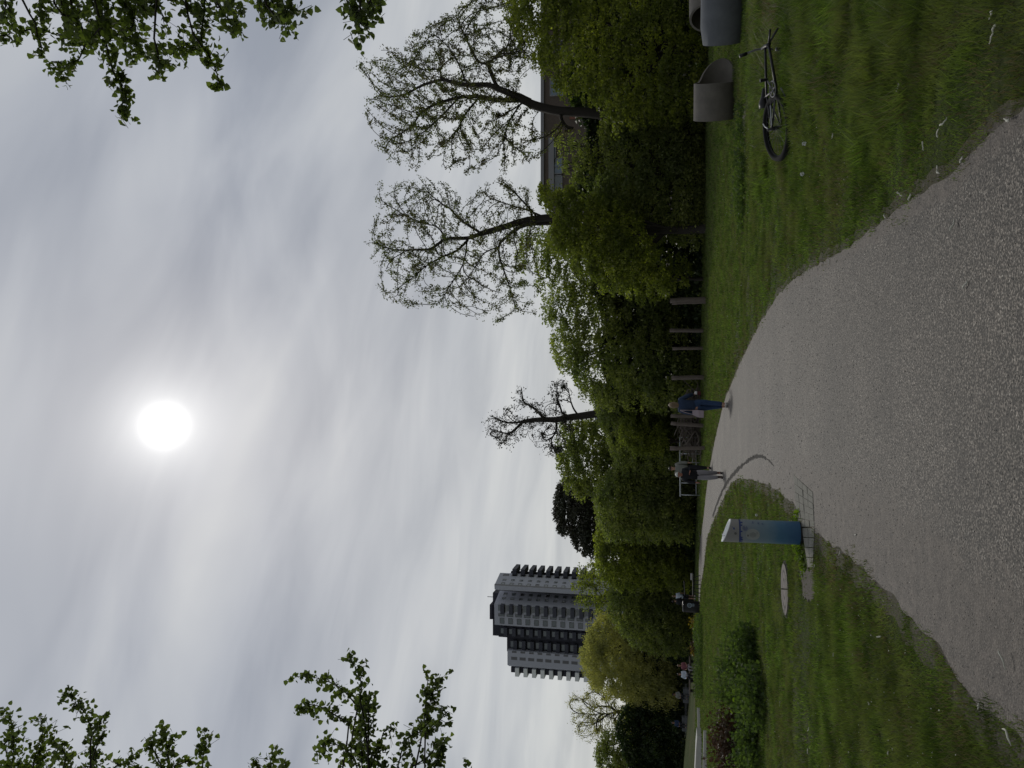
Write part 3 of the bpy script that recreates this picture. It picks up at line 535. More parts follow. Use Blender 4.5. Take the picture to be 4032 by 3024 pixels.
    Lf = (Cc[:, None] + rng.normal(size=(len(ch), nper, 3)) * (cr * .6)[:, None, None]).reshape(-1, 3)
    vv, qq = leaf_quads(Lf - org, lsize, .6, .25); link('crown', np_mesh('crown', vv, qq, 4), mat, root)
    return root
Z3 = lambda *p: [(1300 + .844 * a, .844 * b_) for a, b_ in p]
open_tree('maple_tree', 'tall thinly leaved tree whose dark trunk leans in front of the brown building', [
    (Z3((1760, 545), (1400, 540), (1180, 522), (1060, 515), (950, 488), (880, 455)), .30, .24),
    (Z3((880, 455), (780, 412), (730, 395), (640, 395), (560, 380), (520, 372), (430, 398), (350, 440), (270, 455)), .19, .04),
    (Z3((900, 465), (820, 466), (760, 465), (700, 450), (600, 455), (490, 487), (420, 530), (380, 590), (300, 640)), .16, .03),
    (Z3((780, 408), (745, 330), (735, 300), (690, 285), (650, 215), (620, 150), (590, 80)), .11, .025),
    (Z3((735, 300), (790, 255), (850, 245), (900, 235)), .06, .02), (Z3((520, 372), (505, 325), (430, 325), (380, 300), (330, 290)), .06, .02),
    (Z3((600, 455), (540, 520), (500, 560), (430, 620)), .06, .02), (Z3((700, 450), (640, 520), (600, 590), (560, 640)), .06, .02),
    (Z3((640, 395), (600, 300), (560, 230), (500, 170)), .05, .02), (Z3((900, 470), (840, 560), (820, 640), (880, 700)), .05, .02),
    (Z3((1075, 518), (1080, 560), (1105, 592), (1135, 600)), .10, .08)],
    Z3((100, 320), (110, 280), (200, 250), (330, 190), (450, 120), (560, 90), (640, 0), (720, -90), (900, -90), (980, 60), (960, 330), (900, 400), (880, 520), (1000, 560), (1000, 720), (900, 780), (780, 760), (640, 810), (450, 760), (370, 800), (260, 740), (190, 660), (220, 560), (130, 520), (190, 420)), 40.5, 4.2, 2600, .11, 5000, 7, M['leaf_maple'], 'open crowned trees rising above the thicket', crad=.14, rtip=.016)
open_tree('maple_tree', 'tall thinly leaved tree with twin dark stems, second one from the concrete pipes', [
    (Z3((1760, 1040), (1400, 1030), (1180, 1015), (1080, 1010), (960, 1020), (880, 1035), (820, 1055), (700, 1090)), .27, .17),
    (Z3((700, 1090), (640, 1110), (540, 1115), (470, 1160), (400, 1165), (300, 1165), (220, 1140)), .13, .025),
    (Z3((700, 1085), (650, 1055), (600, 1020), (560, 975), (520, 950), (470, 910), (440, 880)), .08, .02),
    (Z3((650, 1112), (590, 1170), (520, 1200), (450, 1240), (380, 1300)), .08, .02),
    (Z3((1300, 1075), (1180, 1055), (1080, 1040), (930, 1045), (870, 1070), (830, 1100), (790, 1140), (790, 1200), (820, 1290), (850, 1380)), .17, .03),
    (Z3((790, 1150), (720, 1180), (680, 1240), (640, 1300)), .05, .02), (Z3((540, 1115), (500, 1060), (430, 1040), (360, 1010)), .05, .02),
    (Z3((970, 1015), (900, 940), (850, 890), (780, 850)), .06, .02), (Z3((990, 1010), (920, 980), (850, 960), (760, 930)), .06, .02), (Z3((640, 1110), (620, 1230), (560, 1330), (520, 1400)), .05, .02)],
    Z3((140, 1140), (200, 1080), (200, 920), (300, 860), (420, 800), (520, 830), (620, 880), (660, 980), (720, 940), (720, 820), (820, 820), (960, 880), (1000, 1000), (980, 1300), (1000, 1450), (860, 1480), (780, 1520), (640, 1460), (560, 1420), (430, 1430), (320, 1440), (200, 1330), (220, 1240)), 42.5, 4.0, 2100, .105, 3300, 7, M['leaf_maple'], 'open crowned trees rising above the thicket', crad=.14, rtip=.016)
Z4 = lambda *p: [(1900 + .4521 * a, 1100 + .4521 * b_) for a, b_ in p]
open_tree('bare_tree', 'almost bare tree with one crooked stem standing above the middle of the thicket', [
    (Z4((1950, 1170), (1400, 1170), (1030, 1170), (860, 1190), (750, 1203), (640, 1222), (540, 1222), (440, 1226), (350, 1240)), .36, .16),
    (Z4((350, 1240), (290, 1300), (230, 1340), (150, 1330), (60, 1300)), .12, .03), (Z4((350, 1240), (250, 1250), (180, 1240), (120, 1210), (80, 1195)), .09, .025),
    (Z4((530, 1205), (480, 1150), (430, 1110), (370, 1075), (350, 1030), (340, 950)), .12, .03), (Z4((760, 1195), (700, 1170), (680, 1120), (650, 1050), (650, 930)), .10, .04),
    (Z4((830, 1180), (790, 1120), (760, 1030), (750, 960)), .08, .03), (Z4((640, 1228), (645, 1290), (630, 1340), (600, 1400), (600, 1500)), .10, .03), (Z4((250, 1330), (200, 1390), (150, 1460)), .04, .015)],
    Z4((40, 1290), (140, 1150), (260, 1120), (330, 960), (420, 1040), (560, 1080), (600, 900), (760, 900), (700, 1150), (800, 1180), (840, 1280), (720, 1330), (640, 1480), (500, 1480), (400, 1340), (300, 1420), (140, 1450), (60, 1340)), 58, 2.0, 700, .14, 620, 7, M['leaf_copper'], None, crad=.24, near_only=1.6, kill=.5, step=.35, rtip=.014)
# dense masses, nearest the pipes first (all outlines in the 2212-wide scale)
dense_tree('leafy_tree', 'bright green leafy tree covering the end of the brown building behind the pipes', dp((1085, -70), (1090, 40), (1120, 110), (1150, 140), (1185, 180), (1215, 215), (1270, 225), (1300, 260), (1330, 290), (1400, 270), (1540, 250), (1545, -70)), 38.5, 3.0, 560, 62, .17, .62, M['leaf_bright'], (2700, 190), grow=.9)
dense_tree('leafy_tree', 'dull green tree filling the gap behind the leaning trunk', dp((1290, 225), (1300, 330), (1270, 420), (1262, 470), (1300, 520), (1545, 540), (1545, 200), (1330, 215)), 42, 3.0, 480, 62, .18, .7, M['leaf_mid'], (2700, 500), grow=.7)
dense_tree('leafy_tree', 'thin leaved tree straggling up across the brown building wall', dp((1180, 285), (1200, 330), (1215, 400), (1300, 430), (1330, 300), (1260, 285)), 43.5, 1.6, 70, 34, .16, .55, M['leaf_mid'], (2700, 600), grow=.8, trk_r=.12)
dense_tree('leafy_tree', 'yellow green tree wrapped round the foot of the twin stems', dp((1165, 392), (1160, 430), (1195, 470), (1170, 520), (1210, 560), (1260, 590), (1320, 640), (1400, 635), (1450, 640), (1470, 600), (1420, 540), (1400, 470), (1330, 430), (1230, 400)), 39.5, 2.2, 360, 60, .16, .55, M['leaf_bright'], (2650, 905), grow=.8)
dense_tree('leafy_tree', 'broad mid green tree with a sloping crown next to the twin stemmed tree', dp((1125, 500), (1110, 560), (1150, 600), (1172, 650), (1176, 700), (1188, 760), (1205, 790), (1235, 830), (1270, 860), (1290, 880), (1540, 900), (1540, 560), (1300, 500), (1180, 490)), 51, 4.6, 820, 62, .2, .8, M['leaf_mid'], (2650, 1270), grow=.6, trk_r=.3)
dense_tree('leafy_tree', 'small yellow leaved tree low down behind the thickest wooden post', dp((1330, 560), (1345, 640), (1395, 660), (1450, 650), (1500, 620), (1500, 560), (1420, 530)), 42.5, 1.2, 90, 50, .15, .4, M['leaf_bright'], (2680, 1100), grow=.6, trk_r=.1)
dense_tree('leafy_tree', 'dark green tree under the almost bare tree', dp((1285, 850), (1290, 900), (1310, 960), (1330, 1010), (1400, 1030), (1520, 1030), (1530, 840), (1400, 830)), 55.5, 3.2, 420, 60, .19, .75, M['leaf_mid'], (2650, 1700), grow=.5)
dense_tree('leafy_tree', 'yellow green bush right behind the woman and the brushwood', dp((1340, 905), (1335, 950), (1370, 985), (1440, 980), (1455, 940), (1430, 900)), 52, 1.3, 130, 50, .16, .5, M['leaf_bright'], (2680, 1740), grow=.6, trk_r=.1)
dense_tree('leafy_tree', 'round topped dark green tree left of the almost bare tree', dp((1215, 905), (1205, 930), (1200, 975), (1203, 1030), (1225, 1065), (1290, 1080), (1500, 1060), (1500, 920), (1300, 905)), 63, 4.2, 420, 66, .24, .95, M['leaf_mid'], (2600, 1800), grow=.5)
dense_tree('copper_tree', 'dark bronze leaved tree peeping over the hedge beside the round topped tree', dp((1212, 1035), (1196, 1070), (1196, 1110), (1202, 1145), (1230, 1160), (1245, 1190), (1275, 1205), (1310, 1190), (1320, 1080), (1290, 1050)), 76, 4.0, 230, 62, .3, .95, M['leaf_copper'], (2600, 2030), grow=.5)
dense_tree('leafy_tree', 'light green tree standing behind the walking couple', dp((1345, 985), (1320, 1010), (1290, 1060), (1283, 1110), (1300, 1150), (1330, 1170), (1500, 1170), (1515, 980)), 58, 3.6, 520, 62, .2, .75, M['leaf_mid'], (2650, 1960), grow=.5)
dense_tree('leafy_tree', 'light green tree between the couple and the tower block', dp((1300, 1120), (1280, 1160), (1284, 1200), (1290, 1240), (1330, 1270), (1500, 1280), (1505, 1110)), 66, 3.6, 520, 62, .22, .8, M['leaf_bright'], (2650, 2160), grow=.5)
dense_tree('leafy_tree', 'bushy light green tree below the tower block and above the bin', dp((1350, 1225), (1320, 1260), (1310, 1310), (1330, 1350), (1370, 1400), (1440, 1420), (1500, 1410), (1500, 1210), (1420, 1210)), 70, 3.2, 430, 60, .22, .8, M['leaf_mid'], (2650, 2380), grow=.5)
Z5 = lambda *p: [(2050 + .3918 * a, 1800 + .3918 * b_) for a, b_ in p]
open_tree('young_tree', 'young open tree with forked limbs rising in front of the tower block', [
    (Z5((1700, 1400), (1300, 1400), (1080, 1400), (960, 1370), (820, 1400), (740, 1390)), .16, .05), (Z5((1080, 1400), (960, 1290), (900, 1180), (850, 1120)), .09, .03), (Z5((1070, 1410), (1000, 1430), (900, 1440), (780, 1460)), .08, .03), (Z5((820, 1395), (740, 1310), (640, 1280)), .05, .02), (Z5((900, 1180), (820, 1200), (720, 1180)), .04, .02)],
    Z5((620, 1080), (600, 1160), (560, 1260), (540, 1420), (600, 1520), (720, 1560), (960, 1560), (1100, 1500), (1100, 1150), (900, 1080)), 73, 2.6, 800, .2, 900, 6, M['leaf_bright'], None, crad=.3, kill=.6, step=.4, infl=4, rtip=.016)
dense_tree('willow_tree', 'big olive weeping willow in front of the foot of the tower block', dp((1292, 1325), (1268, 1370), (1256, 1400), (1258, 1440), (1275, 1480), (1310, 1505), (1370, 1520), (1440, 1535), (1480, 1530), (1485, 1340), (1400, 1330)), 78, 4.5, 640, 66, .2, .85, M['leaf_willow'], (2600, 2520), grow=.5, droop=2.5, vert=1.5, trk_r=.35)
dense_tree('willow_tree', 'lower olive willow between the big willow and the frame edge', dp((1375, 1490), (1350, 1530), (1345, 1570), (1370, 1610), (1480, 1620), (1490, 1500)), 80, 3.2, 300, 60, .22, .8, M['leaf_willow'], (2650, 2830), grow=.5, droop=2.0, vert=1.4)
Z6 = lambda *p: [(2150 + .4063 * a, 2350 + .4063 * b_) for a, b_ in p]
open_tree('open_tree', 'open crowned tree with spreading bare limbs past the far side of the willow', [
    (Z6((1300, 1120), (900, 1120), (760, 1120), (680, 1110)), .34, .2), (Z6((680, 1110), (620, 1070), (540, 1060), (470, 1070), (420, 1050)), .14, .03), (Z6((680, 1115), (600, 1140), (530, 1190), (470, 1230), (400, 1250)), .13, .03), (Z6((620, 1070), (580, 1000), (520, 950)), .07, .02), (Z6((600, 1140), (540, 1130), (450, 1140), (380, 1130)), .07, .02), (Z6((530, 1190), (520, 1260), (470, 1310)), .06, .02)],
    Z6((260, 1080), (300, 980), (380, 900), (480, 850), (600, 870), (700, 960), (740, 1080), (740, 1200), (560, 1340), (430, 1400), (320, 1360), (250, 1290)), 88, 4.0, 1700, .15, 1300, 5, M['leaf_willow'], None, crad=.34, kill=.7, step=.5, infl=5, rtip=.02)
dense_tree('leafy_tree', 'ragged grey green tree at the frame edge beyond the grassy bank', dp((1330, 1570), (1300, 1590), (1285, 1610), (1285, 1640), (1300, 1720), (1500, 1720), (1490, 1600), (1400, 1580)), 86, 4.0, 420, 56, .26, .95, M['leaf_mid'], (2600, 3000), grow=.6)
dense_tree('leafy_tree', 'grey green tree filling behind the bench sitters', dp((1350, 1400), (1340, 1480), (1400, 1560), (1500, 1560), (1500, 1390)), 88, 3.0, 260, 60, .28, 1.0, M['leaf_mid'], (2650, 2680), grow=.4)
# understorey: a continuous dark thicket behind the posts
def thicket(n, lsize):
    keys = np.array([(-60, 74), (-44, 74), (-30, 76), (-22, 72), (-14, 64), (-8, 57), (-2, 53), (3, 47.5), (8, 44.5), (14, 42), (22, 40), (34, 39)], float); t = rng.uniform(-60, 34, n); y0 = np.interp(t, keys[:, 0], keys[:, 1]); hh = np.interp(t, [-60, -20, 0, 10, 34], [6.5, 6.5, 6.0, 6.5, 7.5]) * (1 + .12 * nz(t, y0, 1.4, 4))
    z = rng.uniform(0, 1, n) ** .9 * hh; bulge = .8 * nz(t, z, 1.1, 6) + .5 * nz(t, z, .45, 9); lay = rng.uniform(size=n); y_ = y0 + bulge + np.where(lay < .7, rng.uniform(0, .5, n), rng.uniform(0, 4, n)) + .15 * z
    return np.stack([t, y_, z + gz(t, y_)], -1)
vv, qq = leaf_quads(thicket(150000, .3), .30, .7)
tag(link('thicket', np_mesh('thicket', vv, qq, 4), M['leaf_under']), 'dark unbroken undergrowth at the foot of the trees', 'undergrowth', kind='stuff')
# ---------------------------------------------------------------- branches hanging in from trees beside the camera
def overhang(label, Y, lines, f, leaf, dens, trunk_xy, group, seed):
    tx, ty = trunk_xy; org = np.array([tx, ty, 0.0]); root = thing('overhanging_tree', label, 'tree', org, 0, group)
    P = []; par = []; rad = []
    def add(p, pr, r): P.append(np.asarray(p, float)); par.append(pr); rad.append(r); return len(P) - 1
    k = add(org, -1, .22); zs = np.linspace(.6, 8.5, 12); spine = [k]
    for z in zs: k = add(org + [.05 * math.sin(z * 2), .05 * math.cos(z), z], k, .22 - .014 * z); spine.append(k)
    LC = []; 
    for li, (w_, pts) in enumerate(lines):
        dY = rng.uniform(-.5, .5); tr = [f(a, b_) for a, b_ in pts]; pl = [at(a, b_, Y + dY + .35 * q / len(tr)) for q, (a, b_) in enumerate(tr)]
        sp = [np.asarray(s) for s in smooth_path(pl, 6)]
        s0 = sp[0]; kk = min(spine, key=lambda q: np.linalg.norm(P[q] - (s0 - [0, 0, .8]))); a0 = P[kk]
        pr = kk
        for q in range(1, 13): t = q / 13; pr = add(a0 + (s0 - a0) * t + [.10 * math.sin(t * 9 + li), .08 * math.sin(t * 7 + 2 * li), .25 * math.sin(t * math.pi)], pr, .024 - .015 * t)
        for q, s in enumerate(sp):
            pr = add(s, pr, .011 - .008 * q / len(sp))
            seg = np.linalg.norm(s - sp[q - 1]) if q else .05; nl = rng.poisson(dens * seg * w_)
            if nl: LC.append(s + rng.normal(size=(nl, 3)) * np.array([.045, .06, .045]) * (w_ * .75))
            if rng.uniform() < .55 * w_ and q > 1:
                d = rng.normal(size=3); d[2] *= .6; d /= np.linalg.norm(d); pq = pr; p = s; L_ = rng.uniform(.1, .24) * w_
                for u in (.5, 1): p2 = s + d * L_ * u; pq = add(p2, pq, .0025)
                LC.append(s + d * L_ * rng.uniform(.3, 1.1, (max(1, rng.poisson(5)), 1)) + rng.normal(size=(1, 3)) * .01 + rng.normal(size=(3 if False else 1, 3)) * .02)
    P = np.array(P); link('trunk', edges_mesh('trunk', P - org, np.array(par), np.array(rad), 5), M['bark'], root)
    C = np.concatenate([np.atleast_2d(c) for c in LC]); C = C + rng.normal(size=C.shape) * .018
    sgn = 1 if tx > 0 else -1     # unseen rest of crown over and behind viewer, added to shade near ground
    U = rng.normal(size=(420, 3)); U /= np.linalg.norm(U, axis=1)[:, None]; U *= rng.uniform(.55, 1, (420, 1)); U = U * np.array([4.6, 5.2, 3.2]) + np.array([sgn * 6.5, -2.5, 9.0]); U = U[(U[:, 1] < 1.5)]
    big = (U[:, None] + rng.normal(size=(len(U), 34, 3)) * .42).reshape(-1, 3); v3, q3 = leaf_quads(big - org, .17, .7); link('crown', np_mesh('crown', v3, q3, 4), M['leaf_over'], root)
    vv, qq = hearts(C - org, leaf, .55); link('foliage', np_mesh('foliage', vv, qq, 4), M['leaf_over'], root)
fa = lambda x, y: (.7233 * x, .7233 * y)
A_lines = [(1.3, [(560, -120), (555, 0), (560, 90), (575, 200), (590, 320)]), (1.0, [(590, 300), (620, 400), (655, 460), (690, 540), (680, 600), (650, 625)]), (1.0, [(40, 120), (100, 165), (200, 160), (300, 185), (400, 195), (500, 215)]), (1.1, [(480, 200), (430, 320), (380, 370), (300, 405)]), (.7, [(200, 180), (225, 250), (215, 300)]),
    (1.2, [(640, -100), (660, 0), (700, 70), (740, 120)]), (1.1, [(780, -60), (850, 20), (890, 90), (925, 165)]), (1.2, [(1120, -60), (1110, 60), (1100, 150), (1085, 240), (1000, 260), (900, 285), (800, 285), (720, 300)]), (1.0, [(860, 290), (865, 350), (860, 390)]), (1.1, [(1090, 240), (1140, 310), (1170, 370), (1190, 440), (1185, 485)]), (1.0, [(1160, -20), (1230, 90), (1280, 120), (1260, 190)]), (1.0, [(1180, 40), (1300, 40)]),
    (1.0, [(960, -40), (1010, 20), (1060, 50)]), (1.0, [(1370, -40), (1420, 20), (1450, 30)]), (1.2, [(1440, -60), (1500, 40), (1550, 90), (1545, 150)]), (1.0, [(1500, 90), (1590, 60), (1620, 90)]), (1.1, [(2050, -60), (2000, 30), (1970, 80), (1960, 130), (1935, 175)]), (.9, [(1960, 60), (1905, 55), (1900, 80)]), (.8, [(1990, 60), (2060, 20)]),
    (1.5, [(300, -60), (420, 60), (470, 110)]), (1.3, [(330, -20), (350, 60), (430, 100)]), (1.4, [(480, -60), (520, 60), (560, 120), (640, 180)]), (1.2, [(220, -60), (230, 30), (200, 110)]), (.9, [(20, -60), (30, 30), (10, 120)]), (.7, [(-60, 190), (20, 195), (60, 180)]), (1.4, [(600, -50), (720, 60), (720, 160), (690, 210), (720, 240)]), (1.2, [(700, -60), (760, 30), (800, 60)]), (.6, [(340, 80), (400, 90), (440, 60)]), (1.1, [(560, 130), (500, 200), (440, 200)])]
overhang('broadleaf tree on the concrete pipes side, leafy sprays hanging in against the sky', 7.4, A_lines, fa, .068, 100, (5.6, 6.2), 'trees reaching in over the path', 1)
fb = lambda x, y: (.859 * x, 2500 + .859 * y)
B_lines = [(1.5, [(1660, 720), (1660, 600), (1655, 480), (1650, 380), (1650, 300)]), (.9, [(1650, 300), (1655, 220), (1630, 150), (1600, 100)]), (1.0, [(1640, 330), (1580, 260), (1520, 220), (1440, 195), (1370, 190)]), (.9, [(1600, 400), (1540, 370), (1470, 330), (1410, 320), (1370, 345)]), (1.0, [(1620, 560), (1560, 510), (1500, 500), (1460, 530)]), (1.1, [(1700, 600), (1740, 500), (1770, 430), (1820, 445)]), (1.2, [(1690, 460), (1690, 350), (1690, 260)]),
    (1.2, [(1800, 700), (1830, 580), (1860, 480), (1930, 440), (1960, 360), (1980, 280), (2020, 180)]), (1.1, [(1880, 610), (1960, 560), (2010, 500), (2040, 490)]), (.9, [(1950, 450), (2000, 410), (2050, 350)]), (.8, [(1950, 330), (1960, 250), (1960, 165)]), (1.2, [(1980, 640), (2010, 560), (2030, 500)]), (1.3, [(1760, 640), (1720, 560), (1640, 540)]),
    (1.2, [(430, 720), (430, 560), (425, 460), (400, 380), (360, 300), (280, 275)]), (.9, [(420, 460), (460, 400), (480, 360)]), (.9, [(440, 520), (470, 450)]), (1.6, [(40, 720), (60, 560), (60, 450), (45, 360)]), (1.0, [(140, 700), (160, 560), (195, 450), (180, 370)]), (1.0, [(260, 700), (300, 560), (250, 490), (230, 460)]), (1.4, [(120, 640), (200, 560), (330, 560)]), (1.1, [(770, 720), (770, 560), (760, 480), (745, 420)]), (.8, [(740, 600), (700, 520), (690, 480)]), (.9, [(800, 600), (860, 580)]),
    (.9, [(930, 700), (930, 560), (945, 490), (935, 445)]), (1.1, [(1150, 700), (1160, 600), (1180, 560)]), (1.0, [(1210, 680), (1240, 580), (1265, 520)]), (.9, [(1270, 640), (1320, 590)]), (.7, [(2130, 700), (2140, 610)]), (1.4, [(480, 640), (560, 590), (640, 610)]), (1.5, [(0, 620), (120, 610), (250, 620)]), (.8, [(1560, 640), (1560, 570)]), (1.2, [(20, 500), (90, 440)]), (1.2, [(330, 620), (420, 600)])]
overhang('broadleaf tree on the fountain side, upright leafy shoots rising against the sky', 9.4, B_lines, fb, .066, 105, (-6.6, 8.6), 'trees reaching in over the path', 2)
# ================================================================ BUILDINGS
def facade_frame(p0, p1):
    p0 = np.array(p0, float); p1 = np.array(p1, float); d = p1 - p0; L = np.linalg.norm(d); d /= L; return p0, d, L, np.array([d[1], -d[0]])   # outward normal on the viewer's side when p0 -> p1 runs left to right
def wall_seg(mb, p0, p1, z0, z1, depth=6.0):
    p0, d, L, nrm = facade_frame(p0, p1); q = [p0, p0 + d * L, p0 + d * L - nrm * depth, p0 - nrm * depth]
    mb.add([(a[0], a[1], z) for z in (z0, z1) for a in q], [(0, 3, 2, 1), (4, 5, 6, 7), (0, 1, 5, 4), (1, 2, 6, 5), (2, 3, 7, 6), (3, 0, 4, 7)])
def slab_box(mb, p0, d, nrm, s0, s1, n0, n1, z0, z1):
    q = [p0 + d * s0 + nrm * n1, p0 + d * s1 + nrm * n1, p0 + d * s1 + nrm * n0, p0 + d * s0 + nrm * n0]
    mb.add([(a[0], a[1], z) for z in (z0, z1) for a in q], [(0, 3, 2, 1), (4, 5, 6, 7), (0, 1, 5, 4), (1, 2, 6, 5), (2, 3, 7, 6), (3, 0, 4, 7)])
def TX(py, Y, px=2100):   # plan position of a tower feature
    return (float(at(px, py, Y)[0]), Y)
ZT = float(at(1946, 2390, 255)[2]); ZB = float(at(1998, 2560, 259)[2]); FL = 2.98
tower = thing('apartment_tower', 'tall grey and white apartment tower block with dark balcony stacks behind the willow', 'building', (TX(2420, 262)[0], 262, 0))
torg = np.array([tower.location[0], 262, 0.0])
winc = [0]; spare = MB()
def tw(name, mb, mat, par=tower):
    mb.v = [(a[0] - torg[0], a[1] - torg[1], a[2]) for a in mb.v]; return mb.build(name, mat, par)
def window(p0, d, nrm, s, width, z, hgt, glass='glass', lit=False):
    if winc[0] >= 96:
        slab_box(spare, p0, d, nrm, s - width / 2, s + width / 2, -.2, .06, z, z + hgt); return
    winc[0] += 1; mb = MB(); fr = .14
    for a in ((s - width / 2, s - width / 2 + fr, z, z + hgt), (s + width / 2 - fr, s + width / 2, z, z + hgt), (s - width / 2 + fr, s + width / 2 - fr, z, z + fr), (s - width / 2 + fr, s + width / 2 - fr, z + hgt - fr, z + hgt)): slab_box(mb, p0, d, nrm, a[0], a[1], -.25, .10, a[2], a[3])
    fo = tw('window', mb, M['frame']); g = MB(); slab_box(g, p0, d, nrm, s - width / 2 + fr, s + width / 2 - fr, -.2, .04, z + fr, z + hgt - fr); tw('pane', g, M[glass], fo)
def balcony(p0, d, nrm, s0, s1, z, proj, mat='bal_grey', pane=True):
    mb = MB(); slab_box(mb, p0, d, nrm, s0, s1, .02, proj, z - .14, z); slab_box(mb, p0, d, nrm, s0, s1, proj - .14, proj, z, z + 1.15); slab_box(mb, p0, d, nrm, s0, s0 + .14, .02, proj - .14, z, z + 1.15); slab_box(mb, p0, d, nrm, s1 - .14, s1, .02, proj - .14, z, z + 1.15)
    bo = tw('balcony', mb, M[mat])
    if pane: g = MB(); slab_box(g, p0, d, nrm, s0 + .5, s1 - .5, .01, .10, z + .3, z + 2.3); tw('pane', g, M['glass'], bo)
# plan, left to right along the fronts as seen
segs = [  # name, p0(left), p1(right), top, material
    ('end_wall', TX(2630, 262), TX(2626, 259), ZB, 'wall_pale'), ('wall', TX(2626, 259), TX(2568, 259), ZB, 'wall_pale'), ('recess', TX(2572, 261), TX(2512, 261), ZB + .6, 'wall_dark'), ('recess', TX(2517, 259.5), TX(2466, 259.5), ZT - .5, 'wall_dark'),
    ('wall', TX(2470, 255.6), TX(2388, 255.0), ZT, 'wall_pale'), ('wall', TX(2388, 255.0), TX(2333, 263.5), ZT, 'wall_pale'), ('side_wall', TX(2331, 260.5), TX(2313, 255.2), ZT, 'wall_grey'), ('wall', TX(2313, 255.2), TX(2262, 264.0), ZT, 'wall_pale'), ('recess', TX(2266, 266), TX(2252, 268), ZT - 3.2, 'wall_dark')]
for nm, a, b_, zt, mt in segs:
    mb = MB(); wall_seg(mb, a, b_, 0, zt, 0.5 if nm in ('side_wall', 'end_wall') else (1.6 if nm == 'wall' and abs(b_[1] - a[1]) > 3 else 5.0)); tw(nm, mb, M[mt])
mb = MB(); mb.box((TX(2500, 266)[0], 264, 0), (TX(2275, 275)[0], 284, ZT - 1.0)); tw('core', mb, M['wall_grey'])
mb = MB(); mb.box((TX(2630, 266)[0], 263.5, 0), (TX(2500, 266)[0] + 1, 282, ZB - .6)); tw('core', mb, M['wall_grey'])
mb = MB(); mb.box((TX(2500, 266)[0], 262.5, ZT - 1), (TX(2345, 262)[0], 276, ZT + 2.3)); mb.box((TX(2435, 266)[0], 262, ZT + 2.3), (TX(2392, 262)[0], 272, ZT + 3.3)); mb.tube([(TX(2360, 264)[0], 264, ZT + 1), (TX(2360, 264)[0], 264, ZT + 4.6)], .12, 6); tw('plant_room', mb, M['wall_dark'])
rows = [ZT - 3.6 - FL * k for k in range(13)]
P0, d, L, nr = facade_frame(TX(2470, 255.6), TX(2388, 255.0))
for z in rows:
    window(P0, d, nr, L * .22, 2.0, z + .2, 1.6); window(P0, d, nr, L * .50, 1.0, z + .1, 2.2)
for z in rows: balcony(P0, d, nr, L * .62, L + .4, z, 1.7)
P1, d1, L1, nr1 = facade_frame(TX(2388, 255.0), TX(2333, 263.5))
for k, z in enumerate(rows):
    window(P1, d1, nr1, L1 * .78, 1.5, z + .5, 1.3, 'glass_dark' if k in (2, 5) else 'glass')
    if k % 1 == 0: window(P1, d1, nr1, L1 * .45, 1.3, z + .5, 1.2)
P2, d2, L2, nr2 = facade_frame(TX(2313, 255.2), TX(2262, 264.0))
for k, z in enumerate(rows[:11]):
    window(P2, d2, nr2, L2 * .16, 1.5, z + .3, 1.3, 'glass_dark' if k in (4, 9) else 'glass'); window(P2, d2, nr2, L2 * .84, 1.2, z + .1, 2.1, 'glass_dark')
for z in rows[:11]: window(P2, d2, nr2, L2 * .46, 1.1, z + .4, 1.2)
for a, b_, z_t in ((TX(2517, 259.5), TX(2466, 259.5), ZT), (TX(2572, 261), TX(2512, 261), ZB + .6)):
    P3, d3, L3, nr3 = facade_frame(a, b_)
    for k in range(13 if z_t == ZT else 11): balcony(P3, d3, nr3, L3 * .18, L3 * .80, z_t - 3.6 - FL * k, 1.0)
P4, d4, L4, nr4 = facade_frame(TX(2626, 259), TX(2568, 259))
for k in range(10):
    z = ZB - 3.4 - FL * k; slab_box(spare, P4, d4, nr4, L4 * .38, L4 * .58, -.2, .06, z, z + 2.1); slab_box(spare, P4, d4, nr4, L4 * .86, L4 * .98, -.2, .06, z + .2, z + 1.8)
# balconies of the two outer flanks: white slab fronts to the left, dark ones to the right
for k in range(10):
    z = ZB - 3.6 - FL * k; x0 = TX(2630, 262)[0]; mb = MB(); mb.box((x0 - 2.9, 260.5, z - .1), (x0 - .02, 266, z + 1.25)); bo = tw('balcony', mb, M['slab_white']); mb = MB(); mb.box((x0 - 1.9, 261.5, z + 1.25), (x0 - .05, 266, z + 2.88)); tw('loggia', mb, M['wall_dark'], bo)
for k in range(12):
    z = ZT - 6.0 - FL * k; x0 = TX(2252, 268)[0]; mb = MB(); mb.box((x0 + .02, 262.5, z - .1), (x0 + 2.0, 270, z + 1.3)); tw('balcony', mb, M['bal_grey'])
so_ = tw('window', spare, M['frame']); so_['kind'] = 'stuff'
for z in rows[:1]:
    pass
